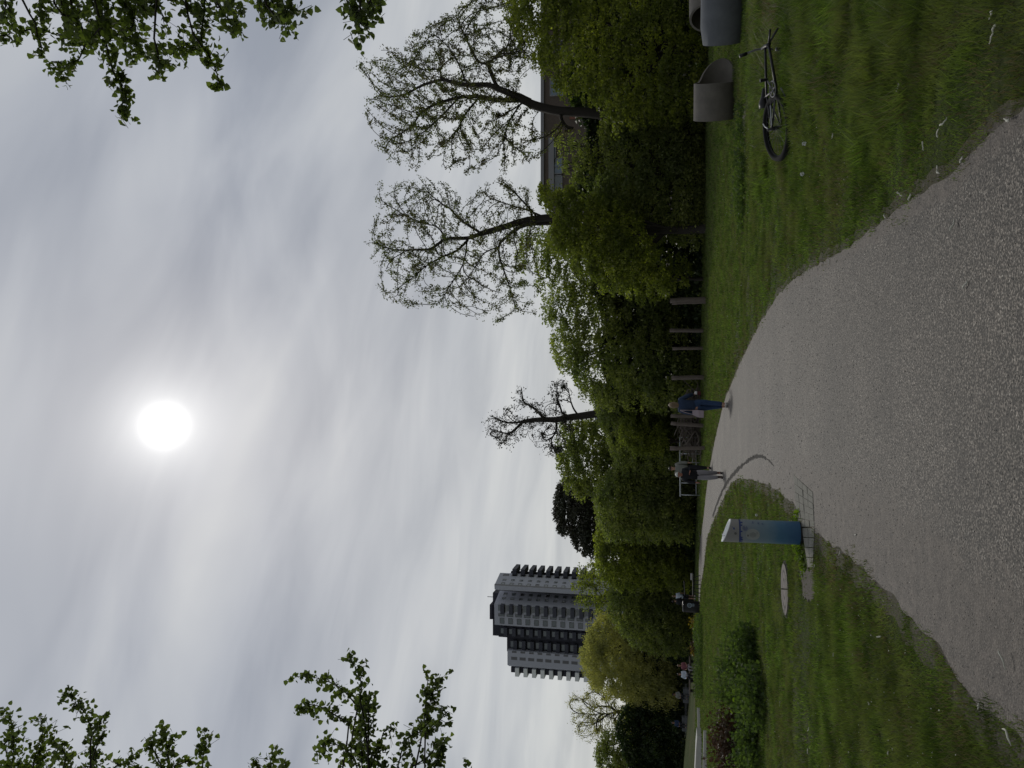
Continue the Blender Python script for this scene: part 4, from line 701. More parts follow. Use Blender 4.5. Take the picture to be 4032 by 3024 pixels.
# low brown brick building behind the right hand trees
bz = float(at(2130, 500, 84)[2]); bx0 = float(at(2200, 775, 84)[0]); 
bb = thing('brick_building', 'long flat roofed brown brick building glimpsed behind the trees', 'building', (bx0 + 18, 90, 0)); bo_ = np.array([bx0 + 18, 90, 0])
def bt(name, mb, mat, par=bb): mb.v = [(a[0] - bo_[0], a[1] - bo_[1], a[2]) for a in mb.v]; return mb.build(name, mat, par)
mb = MB(); mb.box((bx0, 84, 0), (bx0 + 44, 98, bz - .35)); bt('wall', mb, M['brick'])
mb = MB(); mb.box((bx0 - .15, 83.8, bz - .35), (bx0 + 44.2, 98.2, bz)); bt('roof', mb, M['wall_grey'])
mb = MB(); mb.box((bx0 + .3, 83.7, bz - 1.5), (bx0 + 6.5, 83.98, bz - .9)); bt('fascia', mb, M['wall_grey'])
mb = MB(); mb.box((float(at(2250, 470, 84)[0]), 83.9, 4), (float(at(2250, 430, 84)[0]), 83.99, bz - 3.2)); bt('brick_panel', mb, M['brick_red'])
for py_, px0, px1, gl in ((345, 2165, 2222, 'glass_blue'), (660, 2165, 2215, 'glass_blue'), (610, 2160, 2190, 'glass_blue'), (330, 2265, 2300, 'glass_dark'), (280, 2265, 2300, 'glass_dark'), (720, 2180, 2215, 'glass'), (200, 2165, 2222, 'glass_dark')):
    a = at(px0, py_, 84); b_ = at(px1, py_, 84); mb = MB(); x_ = float(a[0])
    for q in ((x_ - 1.0, x_ - .9, b_[2], a[2]), (x_ + .9, x_ + 1.0, b_[2], a[2]), (x_ - .9, x_ + .9, a[2] - .1, a[2]), (x_ - .9, x_ + .9, b_[2], b_[2] + .1), (x_ - .04, x_ + .04, b_[2] + .1, a[2] - .1)): mb.box((q[0], 83.9, q[2]), (q[1], 84.1, q[3]))
    fo = bt('window', mb, M['wall_grey']); g = MB(); g.box((x_ - .9, 83.95, b_[2] + .1), (x_ + .9, 84.05, a[2] - .1)); bt('pane', g, M[gl], fo)
gx = at(2352, 1597, 120); mb = MB(); mb.box((-3.5, 0, -float(gx[2])), (3.5, 8, 0)); gb = thing('grey_building', 'small grey building end just visible behind the almost bare tree', 'building', (gx[0], 120, 0))
mb2 = MB(); mb2.v = [(a, b_, c + float(gx[2])) for a, b_, c in mb.v]; mb2.f = mb.f; mb2.build('wall', M['wall_grey'], gb); mb = MB(); mb.box((-3.8, -.3, float(gx[2])), (3.8, 8.3, float(gx[2]) + .4)); mb.build('roof', M['wall_pale'], gb)
# ================================================================ DRINKING FOUNTAIN COLUMN
fc = G(3166, 2108); fY = float(fc[1]); R_ = .140; ftn = thing('drinking_fountain', 'blue and grey printed round column with a slanted white basin top beside the path', 'fountain', (fc[0], fc[1] + R_, 0))
ztL = float(at(2845, 2148, fY + .14)[2]); ztR = float(at(2878, 2068, fY + .14)[2]); zm = (ztL + ztR) / 2; sl = (ztL - ztR) / (2 * R_)
nseg = 48; cs_ = [(math.cos(2 * math.pi * q / nseg), math.sin(2 * math.pi * q / nseg)) for q in range(nseg)]
def ring_wall(r, z0f, z1f, rows_=1):
    vs = []; 
    for k in range(rows_ + 1):
        for c_, s_ in cs_: a = z0f(c_ * r); b2 = z1f(c_ * r); vs.append((c_ * r, s_ * r, a + (b2 - a) * k / rows_))
    return vs, [(k * nseg + q, k * nseg + (q + 1) % nseg, (k + 1) * nseg + (q + 1) % nseg, (k + 1) * nseg + q) for k in range(rows_) for q in range(nseg)]
top = lambda x: zm - sl * x
zb_ = .735
mb = MB(); mb.add(*ring_wall(R_, lambda x: .035, lambda x: zb_, 8)); mb.build('column', M['column_print'], ftn, True)
mb = MB(); mb.add(*ring_wall(R_ + .001, lambda x: zb_ + .012, top, 2)); mb.build('head', M['column_top'], ftn, True)
mb = MB(); mb.add(*ring_wall(R_ - .003, lambda x: zb_, lambda x: zb_ + .012, 1)); mb.build('seam', M['ink'], ftn, True)
mb = MB(); mb.add(*ring_wall(R_ * .97, lambda x: 0.0, lambda x: .035, 1)); mb.build('base', M['black'], ftn, True)
mb = MB(); vs = []; nr_ = 8
for k, (rr, dz) in enumerate(((R_ + .001, 0), (R_ + .001, .012), (R_ * .93, .012), (R_ * .85, -.012), (R_ * .5, -.035), (R_ * .12, -.042))):
    for c_, s_ in cs_: vs.append((c_ * rr, s_ * rr, top(c_ * rr) + dz))
fs = [(k * nseg + q, k * nseg + (q + 1) % nseg, (k + 1) * nseg + (q + 1) % nseg, (k + 1) * nseg + q) for k in range(5) for q in range(nseg)] + [tuple(range(5 * nseg, 6 * nseg))]
mb.add(vs, fs); mb.build('basin', M['slab_white'], ftn, True)
mb = MB(); mb.tube([(-.075, .03, top(-.075) - .01), (-.075, .03, top(-.075) + .02), (-.05, .02, top(-.05) + .03)], .008, 8); mb.build('spout', M['chrome'], ftn, True)
def on_col(mb, a0, z, pts, off=.0022, r=R_):    # flat outline wrapped on the column (a in metres of arc from the front, z up)
    vs = []; 
    for u_, w_ in pts: t = -math.pi / 2 + (a0 + u_) / r; vs.append(((r + off) * math.cos(t), (r + off) * math.sin(t), z + w_))
    mb.add(vs, [tuple(range(len(vs)))])
def circ(r, n=28, rz=1.0): return [(r * math.cos(2 * math.pi * q / n), r * rz * math.sin(2 * math.pi * q / n)) for q in range(n)]
def wrapped_disc(a0, z, r, mat, name, off=.0022, rz=1.0):
    mb = MB(); k = 10
    for q in range(-k, k):
        u0, u1 = r * q / k, r * (q + 1) / k; h0 = rz * math.sqrt(max(0, r * r - u0 * u0)); h1 = rz * math.sqrt(max(0, r * r - u1 * u1)); on_col(mb, a0, z, [(u0, -h0), (u1, -h1), (u1, h1), (u0, h0)], off)
    return mb.build(name, mat, ftn)
def px2z(px, py): return float(at(px, py, fY)[2])
# the viewer looks at the column from slightly to its right
va = math.atan2(-fY, -float(fc[0])) + math.pi / 2; a_off = va * R_
def arc(py): return a_off + R_ * math.asin(max(-.97, min(.97, (2108 - py) / 42.0)))
zc_ = px2z(2964, 2120); wrapped_disc(arc(2121), zc_, .073, M['label_disc'], 'label_disc', .0022, 1.12)
mb = MB()
for q in range(9):   # small print on the round label
    wz = .030 - q * .0085; ww = .034 - abs(q - 4) * .004; 
    for s_ in range(5): on_col(mb, arc(2121) - ww + s_ * ww * .42, zc_ + wz, [(0, 0), (ww * .34, 0), (ww * .34, .0032), (0, .0032)], .0035)
on_col(mb, arc(2113), zc_ - .052, [(-.016, 0), (.012, 0), (.012, .0045), (-.016, .0045)], .0035); on_col(mb, arc(2124), zc_ + .046, [(-.011, 0), (.011, 0), (.011, .018), (-.011, .018)], .0035)
mb.build('small_print', M['ink_grey'], ftn)
mb = MB()
for rr in (.030, .019, .009):  # blue swirl and scrolls hanging from the seam
    for q in range(22):
        t0, t1 = 2 * math.pi * q / 24, 2 * math.pi * (q + 1) / 24; on_col(mb, arc(2098), px2z(2934, 2098), [(rr * math.cos(t0), rr * math.sin(t0)), (rr * math.cos(t1), rr * math.sin(t1)), ((rr - .004) * math.cos(t1), (rr - .004) * math.sin(t1)), ((rr - .004) * math.cos(t0), (rr - .004) * math.sin(t0))], .003)
for u_, r1 in ((2140, .016), (2137, .011), (2088, .010), (2078, .014), (2110, .009), (2146, .013), (2131, .010)):
    on_col(mb, arc(u_), zb_ - .016, [(a * r1 * 1.0, b_ * r1 * 1.3) for a, b_ in circ(1, 9)], .003)
for u0 in range(-15, 26): 
    on_col(mb, a_off + u0 * .012 * .8 - .03, zb_ - .007, [(0, 0), (.010, 0), (.010, .009), (0, .005 + .004 * (u0 % 3))], .0032)
for py_, px_c, n_ in ((2077, 2966, 4), (2079, 2988, 4), (2080, 3004, 3)):   # vertical lettering near the right edge
    zc2 = px2z(px_c, 2078)
    for q in range(n_): on_col(mb, arc(py_) - .016 + q * .009, zc2, [(0, -.008), (.0035, -.008), (.0035, .009), (0, .009)], .003); on_col(mb, arc(py_) - .016 + q * .009, zc2 + (.005 if q % 2 else -.006), [(0, 0), (.008, 0), (.008, .003), (0, .003)], .0031)
on_col(mb, arc(2101), px2z(2890, 2101), [(-.018, 0), (.010, .012), (.014, -.004), (-.002, -.012)], .0035); on_col(mb, arc(2098), px2z(2886, 2098), [(0, 0), (.012, .004), (.010, .014)], .0036)
mb.build('emblem', M['ink'], ftn)
mb = MB(); t = -math.pi / 2 + arc(2118) / R_; zk = px2z(2896, 2118); c0 = Vector((math.cos(t) * R_, math.sin(t) * R_, zk)); mb.tube([c0 - Vector((math.cos(t), math.sin(t), 0)) * .01, c0 + Vector((math.cos(t), math.sin(t), 0)) * .008], [.017, .015], 16); mb.build('push_button', M['ink_grey'], ftn)
# ---- stone setts at its foot, cover in the grass
q0 = [G(*p) for p in ((3128, 1868), (3206, 1938), (3212, 2075), (3145, 2075))]
mb = MB(); nu, nv = 6, 4
def bil(u_, v_): return (q0[0] * (1 - u_) + q0[3] * u_) * (1 - v_) + (q0[1] * (1 - u_) + q0[2] * u_) * v_
for a in range(nu):
    for b_ in range(nv):
        g_u, g_v = .03, .03; c4 = [bil((a + g_u) / nu, (b_ + g_v) / nv), bil((a + 1 - g_u) / nu, (b_ + g_v) / nv), bil((a + 1 - g_u) / nu, (b_ + 1 - g_v) / nv), bil((a + g_u) / nu, (b_ + 1 - g_v) / nv)]
        hz = .013 + rng.uniform(0, .006); vs = [(p[0], p[1], 0) for p in c4] + [(p[0] * .97 + sum(c[0] for c in c4) / 4 * .03, p[1] * .97 + sum(c[1] for c in c4) / 4 * .03, hz) for p in c4]
        mb.add(vs, [(4, 5, 6, 7), (0, 1, 5, 4), (1, 2, 6, 5), (2, 3, 7, 6), (3, 0, 4, 7)])
q0 = [G(*p) for p in ((3162, 2078), (3212, 2078), (3206, 2235), (3186, 2235))]; nu = 4
for a in range(4):
    for b_ in range(2):
        c4 = [bil((a + .04) / nu, (b_ + .03) / 2), bil((a + .96) / nu, (b_ + .03) / 2), bil((a + .96) / nu, (b_ + .97) / 2), bil((a + .04) / nu, (b_ + .97) / 2)]; hz = .016
        mb.add([(p[0], p[1], 0) for p in c4] + [(p[0], p[1], hz) for p in c4], [(4, 5, 6, 7), (0, 1, 5, 4), (1, 2, 6, 5), (2, 3, 7, 6), (3, 0, 4, 7)])
tag(mb.build('pavement', M['sett']), 'weathered stone setts laid round the foot of the fountain', kind='structure')
mc = G(3098, 2320); cr_ = .345; cov = thing('manhole_cover', 'round pinkish ribbed access cover with a centre groove sunk in the grass', 'manhole cover', (mc[0], mc[1], 0), -math.atan2(mc[0], mc[1]))
mb = MB()
for sgn in (-1, 1):
    pts = [(sgn * .008 + sgn * cr_ * math.sin(t), cr_ * math.cos(t)) for t in np.linspace(0, math.pi, 24)]; n = len(pts)
    if sgn > 0: pts = pts[::-1]
    mb.add([(a, b_, 0) for a, b_ in pts] + [(a * .985, b_ * .985, .035) for a, b_ in pts], [tuple(range(n, 2 * n))] + [(q, (q + 1) % n, n + (q + 1) % n, n + q) for q in range(n)])
mb.build('lid', M['cast_cover'], cov); mb = MB(); mb.tube([((cr_ + .03) * math.cos(t), (cr_ + .03) * math.sin(t), .012) for t in np.linspace(0, 2 * math.pi, 40)], .014, 6); mb.build('rim', M['dark_soil'], cov)
# ================================================================ WOODEN POSTS, BRUSHWOOD, RAILING
post_data = [(1182, 2783, 2638, 26, 'thickest split wooden post, nearest the leafy thicket beside the yellow leaved tree', 2), (1302, 2770, 2637, 15, 'weathered wooden post second from the thickest one, leaning a little', -3), (1371, 2760, 2648, 12, 'shortest thin wooden post between two taller ones', 0), (1485, 2773, 2644, 16, 'wooden post with a looped dead twig caught on its side', 3), (1639, 2762, 2641, 13, 'wooden post half hidden behind the woman in denim', 0), (1677, 2764, 2641, 14, 'leaning wooden post rising from the brushwood pile', -9), (1763, 2779, 2638, 15, 'dark wooden post between the brushwood and the metal railing', 5)]
for py_, pb, ptp, wpx, lb, lean in post_data:
    g = G(pb, py_); g = g * min(1.0, 43.0 / float(g[1])); Yp = float(g[1]); r_ = wpx * Yp * 1.03 / F / 2; h_ = float(at(ptp, py_, Yp)[2]); mb = MB(); ll = lean * Yp / F
    n = 10; pts = [(rng.normal() * .006 - ll * k / 6, rng.normal() * .006, -.15 + (h_ + .15) * k / 6) for k in range(7)]
    if wpx > 20: mb.tube([(a + r_ * .28, b_, c) for a, b_, c in pts], [r_ * .72 * rng.uniform(.92, 1.08) for _ in pts], 9); mb.tube([(a - r_ * .5, b_ + .02, c - (.1 if k == 6 else 0)) for k, (a, b_, c) in enumerate(pts)], [r_ * .45] * 7, 7)
    else: mb.tube(pts, [r_ * rng.uniform(.9, 1.1) for _ in pts], 9)
    o = mb.build('wooden_post', M['wood_post'], None, True, (g[0], g[1], 0)); tag(o, lb, 'post', 'old wooden posts along the thicket')
def curvy(pts, k=5): return smooth_path(pts, k)
def pxpath(mb, pts, Y, r): mb.tube([V(p) for p in curvy([at(a, b_, Y + dy) for a, b_, dy in pts], 5)], r, 5)
mb = MB(); Yb = 44.5
for _ in range(330):
    py_ = rng.uniform(1525, 1760); dens = math.exp(-((py_ - 1640) / 95) ** 2) + .25; hgt = 30 + 50 * dens * rng.uniform(.3, 1); p0 = (2757 - rng.uniform(0, hgt), py_, rng.uniform(-.5, .5)); L_ = rng.uniform(25, 75); t = rng.normal() * .45 + math.pi / 2
    p2 = (min(2760, p0[0] + L_ * math.cos(t)), p0[1] + L_ * math.sin(t), rng.uniform(-.5, .5)); p1 = ((p0[0] + p2[0]) / 2 - rng.uniform(-9, 9), (p0[1] + p2[1]) / 2 + rng.uniform(-8, 8), rng.uniform(-.4, .4)); pxpath(mb, [p0, p1, p2], Yb, rng.uniform(.010, .028))
for t in ([(2722, 1639, 0), (2722, 1700, 0), (2724, 1725, 0)], [(2683, 1670, -.2), (2700, 1690, 0), (2722, 1712, 0)], [(2735, 1697, -.3), (2716, 1730, -.2), (2690, 1758, 0)], [(2737, 1697, -.3), (2748, 1715, -.2), (2752, 1735, -.2), (2742, 1752, 0)]): pxpath(mb, t, Yb - .5, .028)
tag(mb.build('brushwood_pile', M['bark_pale']), 'low tangle of dead branches heaped between the wooden posts', 'brushwood')
mb = MB(); pxpath(mb, [(2686, 1493, 0), (2702, 1507, 0), (2722, 1527, 0), (2736, 1537, .1)], 43.2, .022); pxpath(mb, [(2690, 1496, .2), (2730, 1494, .2), (2747, 1512, 0), (2745, 1530, 0), (2733, 1540, 0)], 43.2, .016); tag(mb.build('fallen_branch', M['bark_pale']), 'thin looped dead branch leaning from a post towards the woman', 'branch')
rl = thing('metal_railing', 'grey metal guard railing behind the walking couple', 'railing', (at(2750, 1850, 48.5)[0], 48.5, 0)); ro = np.array([float(rl.location[0]), 48.5, 0.0])
def rr_(name, pts, r): mb = MB(); mb.tube([V(np.asarray(p) - ro) for p in pts], r, 8); return mb.build(name, M['steel'], rl, True)
def RP(px, py): return at(px, py, 48.5)
rr_('top_rail', [RP(2677, 1722), RP(2679, 1955)], .045); zlow = .12
for py_ in (1722, 1786, 1820, 1901, 1948): a = RP(2680, py_); rr_('post', [(a[0], 48.5, 0), a], .03)
a, b_ = RP(2727, 1786), RP(2727, 1820); rr_('middle_rail', [a, b_], .022)
a, b_ = RP(2741, 1722), RP(2741, 1948); rr_('bottom_rail', [a, b_], .02)
for q in range(30):
    py_ = 1726 + q * 7.5; a = RP(2681, py_); b_ = RP(2741, py_); mb = MB(); mb.tube([V(a - ro), V(b_ - ro)], .005, 4); mb.build('bar', M['black'], rl)
sl_ = thing('slatted_gate', 'small slanted slatted timber piece lying below the railing', 'fence panel', (at(2740, 1790, 47)[0], 47, 0)); so2 = np.array([float(sl_.location[0]), 47, 0.0])
for q in range(11): mb = MB(); a = at(2732 + q * .6, 1776 + q * 4.2, 47); b_ = at(2745 - q * .5, 1783 + q * 3.6, 47); mb.tube([V(a - so2), V(b_ - so2)], .018, 5); mb.build('slat', M['bark_pale'], sl_)
# ================================================================ CONCRETE PIPES
def pipe(label, c, r, length, yaw, mat, cut=0.0, wall=.06, group='concrete pipe sections set out on the grass', sink=.06, roundend=0.0, squash=1.0):
    root = thing('concrete_pipe', label, 'concrete pipe', (c[0], c[1], 0), yaw, group); n = 40; vs = []; m_ = 7
    def ln(t): return length + (cut * max(0.0, math.sin(1.3 * t)) ** .8 if t < math.pi / 1.3 else 0.0)
    # t: 0 = bottom, pi/2 = far side (+y), pi = top, 3pi/2 = near side
    for k in range(m_ + 1):
        for q in range(n):
            t = 2 * math.pi * q / n; f_ = k / m_; rad = r - roundend * (max(0, 1 - f_ * m_ / 1.0)) ** 2; Lt = ln(t); vs.append((f_ * Lt, rad * math.sin(t) * squash, r - rad * math.cos(t) - sink))
    for k in range(m_ + 1):
        for q in range(n):
            t = 2 * math.pi * q / n; f_ = k / m_; vs.append((f_ * ln(t), (r - wall) * math.sin(t) * squash, r - (r - wall) * math.cos(t) - sink))
    o_ = (m_ + 1) * n; fs = []
    for k in range(m_):
        for q in range(n):
            q2 = (q + 1) % n; fs.append((k * n + q, k * n + q2, (k + 1) * n + q2, (k + 1) * n + q)); fs.append((o_ + k * n + q, o_ + (k + 1) * n + q, o_ + (k + 1) * n + q2, o_ + k * n + q2))
    for q in range(n):
        q2 = (q + 1) % n; fs.append((q, o_ + q, o_ + q2, q2)); fs.append((m_ * n + q, m_ * n + q2, o_ + m_ * n + q2, o_ + m_ * n + q))
    mb = MB(); mb.add(vs, fs); o = mb.build('shell', M[mat], root, False)
    bm = bmesh.new(); bm.from_mesh(o.data); bmesh.ops.recalc_face_normals(bm, faces=bm.faces); bm.to_mesh(o.data); bm.free()
    for p in o.data.polygons: p.use_smooth = True
    o.data.set_sharp_from_angle(angle=R(40)) if hasattr(o.data, 'set_sharp_from_angle') else None
    return root
g1 = G(2900, 441); Yp = 20.6; xl = float(at(2820, 441, Yp)[0]); pipe('brownish concrete pipe cut open obliquely at one end, the one nearest the bicycle', (xl + .05, Yp + .70, 0), .55, .93, R(-24), 'concrete', cut=.55)
g2 = at(2860, 150, 17.9); pipe('grey concrete pipe running out of the frame above the long grass', (float(g2[0]) + .25, 18.75, 0), .50, 2.6, R(-29), 'concrete_grey', roundend=.06)
g3 = at(2760, 46, 21.5); pipe('small brown concrete pipe seen just behind the grey one', (float(g3[0]), 21.9, 0), .50, 2.2, R(22), 'concrete', sink=-.14)
# ================================================================ BICYCLE lying in the grass
a_, e_, tau, Rw = -.40, .06, .27, .41
s_v = Vector((math.cos(a_) * math.cos(e_), math.sin(a_) * math.cos(e_), math.sin(e_))); h_v = Vector((0, 0, 1)).cross(s_v).normalized(); u_v = s_v.cross(h_v); t_v = h_v * math.cos(tau) + u_v * math.sin(tau); n_v = s_v.cross(t_v)
bc = G(3078, 503, .12); hub = Vector((0, 0, 0)); 
lowest = min((s_v * math.cos(t) + t_v * math.sin(t)).z * Rw for t in np.linspace(0, 6.3, 60)); bike = thing('bicycle', 'black bicycle lying on its side in the long grass with one wheel sticking up', 'bicycle', (bc[0], bc[1], 0)); bz0 = -lowest + .07
def B(s, t, n=0): return Vector((0, 0, bz0)) + s_v * s + t_v * t + n_v * n
wheel = MB(); wheel.tube([B(Rw * .965 * math.cos(t), Rw * .965 * math.sin(t)) for t in np.linspace(0, 2 * math.pi, 64)], .040, 10, False); wo_ = wheel.build('wheel', M['tyre'], bike, True)
rim = MB(); rim.tube([B(Rw * .89 * math.cos(t), Rw * .89 * math.sin(t)) for t in np.linspace(0, 2 * math.pi, 64)], .012, 6, False); rim.build('rim', M['black'], wo_, True)
spk = MB()
for q in range(32):
    t = 2 * math.pi * q / 32; t2 = t + (.5 if q % 2 else -.5); spk.tube([B(.02 * math.cos(t2), .02 * math.sin(t2), .03 if q % 2 else -.03), B(Rw * .89 * math.cos(t), Rw * .89 * math.sin(t))], .0014, 4)
spk.build('spokes', M['frame'], wo_); hb = MB(); hb.tube([B(0, 0, -.09), B(0, 0, -.03), B(0, 0, .03), B(0, 0, .13)], [.012, .028, .028, .012], 10); hb.build('hub', M['black'], wo_, True)
fr = MB(); BB = B(.50, .0); ST = B(.40, .34); HT = B(1.02, .36); HB = B(1.05, .24)
for a, b_, r in ((B(0, 0, .07), BB, .014), (B(0, 0, -.07), BB, .014), (B(0, 0, .07), ST, .011), (B(0, 0, -.07), ST, .011), (BB, ST, .017), (BB, HB, .019), (ST, HT, .016), (HT + t_v * .04, HB - t_v * .03, .024), (HB, B(1.22, .05, .05), .014), (HB, B(1.22, .05, -.05), .014)): fr.tube([a, (a + b_) / 2, b_], r, 8)
fr.build('frame', M['black'], bike, True)
cr2 = MB(); cr2.tube([B(.50 + .10 * math.cos(t), .10 * math.sin(t), .05) for t in np.linspace(0, 2 * math.pi, 30)], .008, 5, False)
for q in range(5): cr2.tube([B(.5, 0, .05), B(.5 + .1 * math.cos(q * 1.2566), .1 * math.sin(q * 1.2566), .05)], .007, 5)
cr2.tube([B(.50, 0, .06), B(.62, .12, .075)], .011, 6); cr2.tube([B(.50, 0, -.06), B(.38, -.12, -.075)], .011, 6); cr2.build('crankset', M['frame'], bike, True)
for q, (a, b_, n_) in enumerate(((.62, .12, .12), (.38, -.12, -.12))): mb = MB(); mb.tube([B(a, b_, n_ - .05), B(a, b_, n_ + .05)], .022, 6); mb.build('pedal', M['black'], bike)
mb = MB(); mb.tube([B(.10, -.045, .055), B(.50, -.10, .055)], .004, 4); mb.tube([B(.10, .045, .055), B(.50, .10, .055)], .004, 4); mb.build('chain', M['frame'], bike)
mb = MB(); mb.tube([ST, B(.37, .44)], .015, 8); mb.build('seat_post', M['black'], bike, True)
mb = MB(); mb.tube([B(.24, .45), B(.31, .455), B(.39, .45), B(.50, .44)], [.06, .065, .035, .018], 10); sd_ = mb.build('saddle', M['black'], bike, True)
mb = MB(); mb.tube([HT + t_v * .04, B(1.0, .50)], .015, 8); 
mb.tube([B(.97, .50, -.16), B(1.0, .50, -.08), B(1.0, .50, .08), B(.97, .50, .22)], .013, 8); hbar = mb.build('handlebar', M['frame'], bike, True)
for sg in (-1, 1): mb = MB(); mb.tube([B(.97, .50, .20 * sg), B(.95, .50, .30 * sg)], .024, 8); mb.build('grip', M['black'], hbar, True)
mb = MB(); mb.tube([B(-.02, .0, .08), B(.02, .20, .085), B(.05, .30, .07)], .008, 5); mb.tube([B(.05, -.05, .09), B(.30, -.02, .09)], .01, 5); mb.build('mudguard_stay', M['steel'], bike, True)
# ================================================================ PEOPLE
def skin(name, verts, edges, radii, mat, parent, sub=1, root=0):
    me = bpy.data.meshes.new(name); me.from_pydata([tuple(map(float, v_)) for v_ in verts], edges, []); o = bpy.data.objects.new('tmp', me); COL.objects.link(o)
    md = o.modifiers.new('s', 'SKIN'); md.use_smooth_shade = True
    for i_, r_ in enumerate(radii):
        sv = me.skin_vertices[0].data[i_]; sv.radius = (r_, r_) if not isinstance(r_, tuple) else r_; sv.use_root = (i_ == root)
    ss = o.modifiers.new('d', 'SUBSURF'); ss.levels = sub; ss.render_levels = sub
    dg = bpy.context.evaluated_depsgraph_get(); dg.update(); m2 = bpy.data.meshes.new_from_object(o.evaluated_get(dg)); bpy.data.objects.remove(o); m2.name = name
    return link(name, m2, mat, parent)
def person(label, loc, height, yaw, J, outfit, lean=0.0, group=None):
    """J: joint overrides. Local frame: +y is forward, +x the person's right."""
    k = height / 1.75; root = thing('person', label, 'person', loc, yaw, group)
    j = dict(pel=(0, 0, .93), waist=(0, .01, 1.08), chest=(0, .0, 1.30), neck=(0, -.01, 1.47), jaw=(0, .02, 1.55), head=(0, .01, 1.64), crown=(0, 0, 1.71),
             shR=(.18, -.01, 1.42), elR=(.24, -.02, 1.14), wrR=(.25, .06, .90), haR=(.25, .09, .83), shL=(-.18, -.01, 1.42), elL=(-.24, -.02, 1.14), wrL=(-.25, .06, .90), haL=(-.25, .09, .83),
             hiR=(.09, 0, .90), knR=(.10, .04, .50), anR=(.10, -.02, .09), toR=(.11, .15, .035), hiL=(-.09, 0, .90), knL=(-.10, .02, .50), anL=(-.10, -.02, .09), toL=(-.11, .15, .035)); j.update(J)
    j = {a: Vector(b_) * k for a, b_ in j.items()}
    def ch(seq, extra=None):
        vs, es, rs, ix = [], [], [], {}
        for s in seq:
            pr = None
            for nm, r_ in s:
                if nm not in ix: ix[nm] = len(vs); vs.append(j[nm] if nm in j else None); rs.append(tuple(x * k for x in r_) if isinstance(r_, tuple) else r_ * k)
                if pr is not None: es.append((pr, ix[nm]))
                pr = ix[nm]
        return vs, es, rs, ix
    for sd_ in 'RL':     # five fingers, unequal, curled
        ha = j['ha' + sd_]; wr = j['wr' + sd_]; d = (ha - wr).normalized(); side = Vector((0, 1, 0)) - d * d.y; side = side.normalized() if side.length > .1 else Vector((0, 0, 1)); inn = d.cross(side) * (1 if sd_ == 'R' else -1)
        for q, (of, ln) in enumerate(((.030, .068), (.010, .078), (-.010, .072), (-.028, .055))):
            b0 = ha + side * of * k + d * .02 * k; j[f'f{sd_}{q}a'] = b0; j[f'f{sd_}{q}b'] = b0 + d * ln * .5 * k; j[f'f{sd_}{q}c'] = b0 + d * ln * .85 * k + inn * ln * .35 * k
        j[f'f{sd_}4a'] = wr + d * .03 * k + side * .03 * k; j[f'f{sd_}4b'] = wr + d * .055 * k + side * .055 * k; j[f'f{sd_}4c'] = wr + d * .09 * k + side * .058 * k + inn * .01
    seq = [[('pel', .12), ('waist', .11), ('chest', (.14, .10)), ('neck', .052), ('jaw', .066), ('head', (.074, .09)), ('crown', .062)]]
    for s in 'RL':
        seq += [[('chest', .12), ('sh' + s, .055), ('el' + s, .04), ('wr' + s, .027), ('ha' + s, (.035, .016))], [('pel', .12), ('hi' + s, .085), ('kn' + s, .058), ('an' + s, .038), ('to' + s, .03)]]
        for q in range(4): seq.append([('ha' + s, .02), (f'f{s}{q}a', .009), (f'f{s}{q}b', .008), (f'f{s}{q}c', .006)])
        seq.append([('wr' + s, .027), (f'f{s}4a', .011), (f'f{s}4b', .009), (f'f{s}4c', .007)])
    vs, es, rs, ix = ch(seq); es = list(dict.fromkeys(es)); skin('body', vs, es, rs, M[outfit.get('skin', 'skin')], root, 1)
    hd = j['head']; fwd = (j['jaw'] - j['neck']); 
    for sg in (-1, 1): mb = MB(); e0 = hd + Vector((sg * .032, .082, .005)) * k; mb.tube([e0, e0 + Vector((0, .008, 0))], [.011 * k, .006 * k], 8); mb.build('eye', M['black'], root)
    mb = MB(); n0 = hd + Vector((0, .082, -.01)) * k; mb.tube([n0 + Vector((0, 0, .02)), n0 + Vector((0, .022 * k, -.025 * k))], [.007, .014], 8); mb.build('nose', M[outfit.get('skin', 'skin')], root, True)
    for sg in (-1, 1): mb = MB(); e0 = hd + Vector((sg * .078, 0, -.005)) * k; mb.tube([e0 - Vector((0, .012, .02)), e0 + Vector((sg * .01, 0, 0)), e0 + Vector((0, .0, .03))], [.008, .014, .010], 8); mb.build('ear', M[outfit.get('skin', 'skin')], root, True)
    tp = outfit.get('top')
    if tp:
        w_ = outfit.get('bulk', 1.0); sl_ = outfit.get('sleeve', 'wr'); hem = outfit.get('hem', 'pel'); j['hem'] = j['pel'] - Vector((0, 0, outfit.get('drop', .06) * k)); j['col'] = j['neck'] - Vector((0, 0, .02 * k))
        sq = [[('hem', (.165 * w_, .135 * w_)), ('waist', (.15 * w_, .13 * w_)), ('chest', (.165 * w_, .13 * w_)), ('col', .075 * w_)]]
        for s in 'RL': sq.append([('chest', .15), ('sh' + s, .078 * w_), ('el' + s, .062 * w_)] + ([('wr' + s, .048 * w_)] if sl_ == 'wr' else []))
        v2, e2, r2, _ = ch(sq); skin('jacket' if outfit.get('jacket', True) else 'shirt', v2, list(dict.fromkeys(e2)), r2, M[tp], root, 1)
    bt_ = outfit.get('bottom')
    if bt_:
        lo = 'kn' if outfit.get('short') else 'an'; sq = [[('waist', .12), ('pel', (.15, .125))]]
        for s in 'RL': 
            j['cu' + s] = j['kn' + s].lerp(j['an' + s], .86); lw = outfit.get('leg', 1.0)
            sq.append([('pel', .14), ('hi' + s, .105 * lw), ('kn' + s, .078 * lw)] + ([] if outfit.get('short') else [('cu' + s, .056 * lw)]))
        v2, e2, r2, _ = ch(sq); skin('shorts' if outfit.get('short') else 'trousers', v2, list(dict.fromkeys(e2)), r2, M[bt_], root, 1, 1)
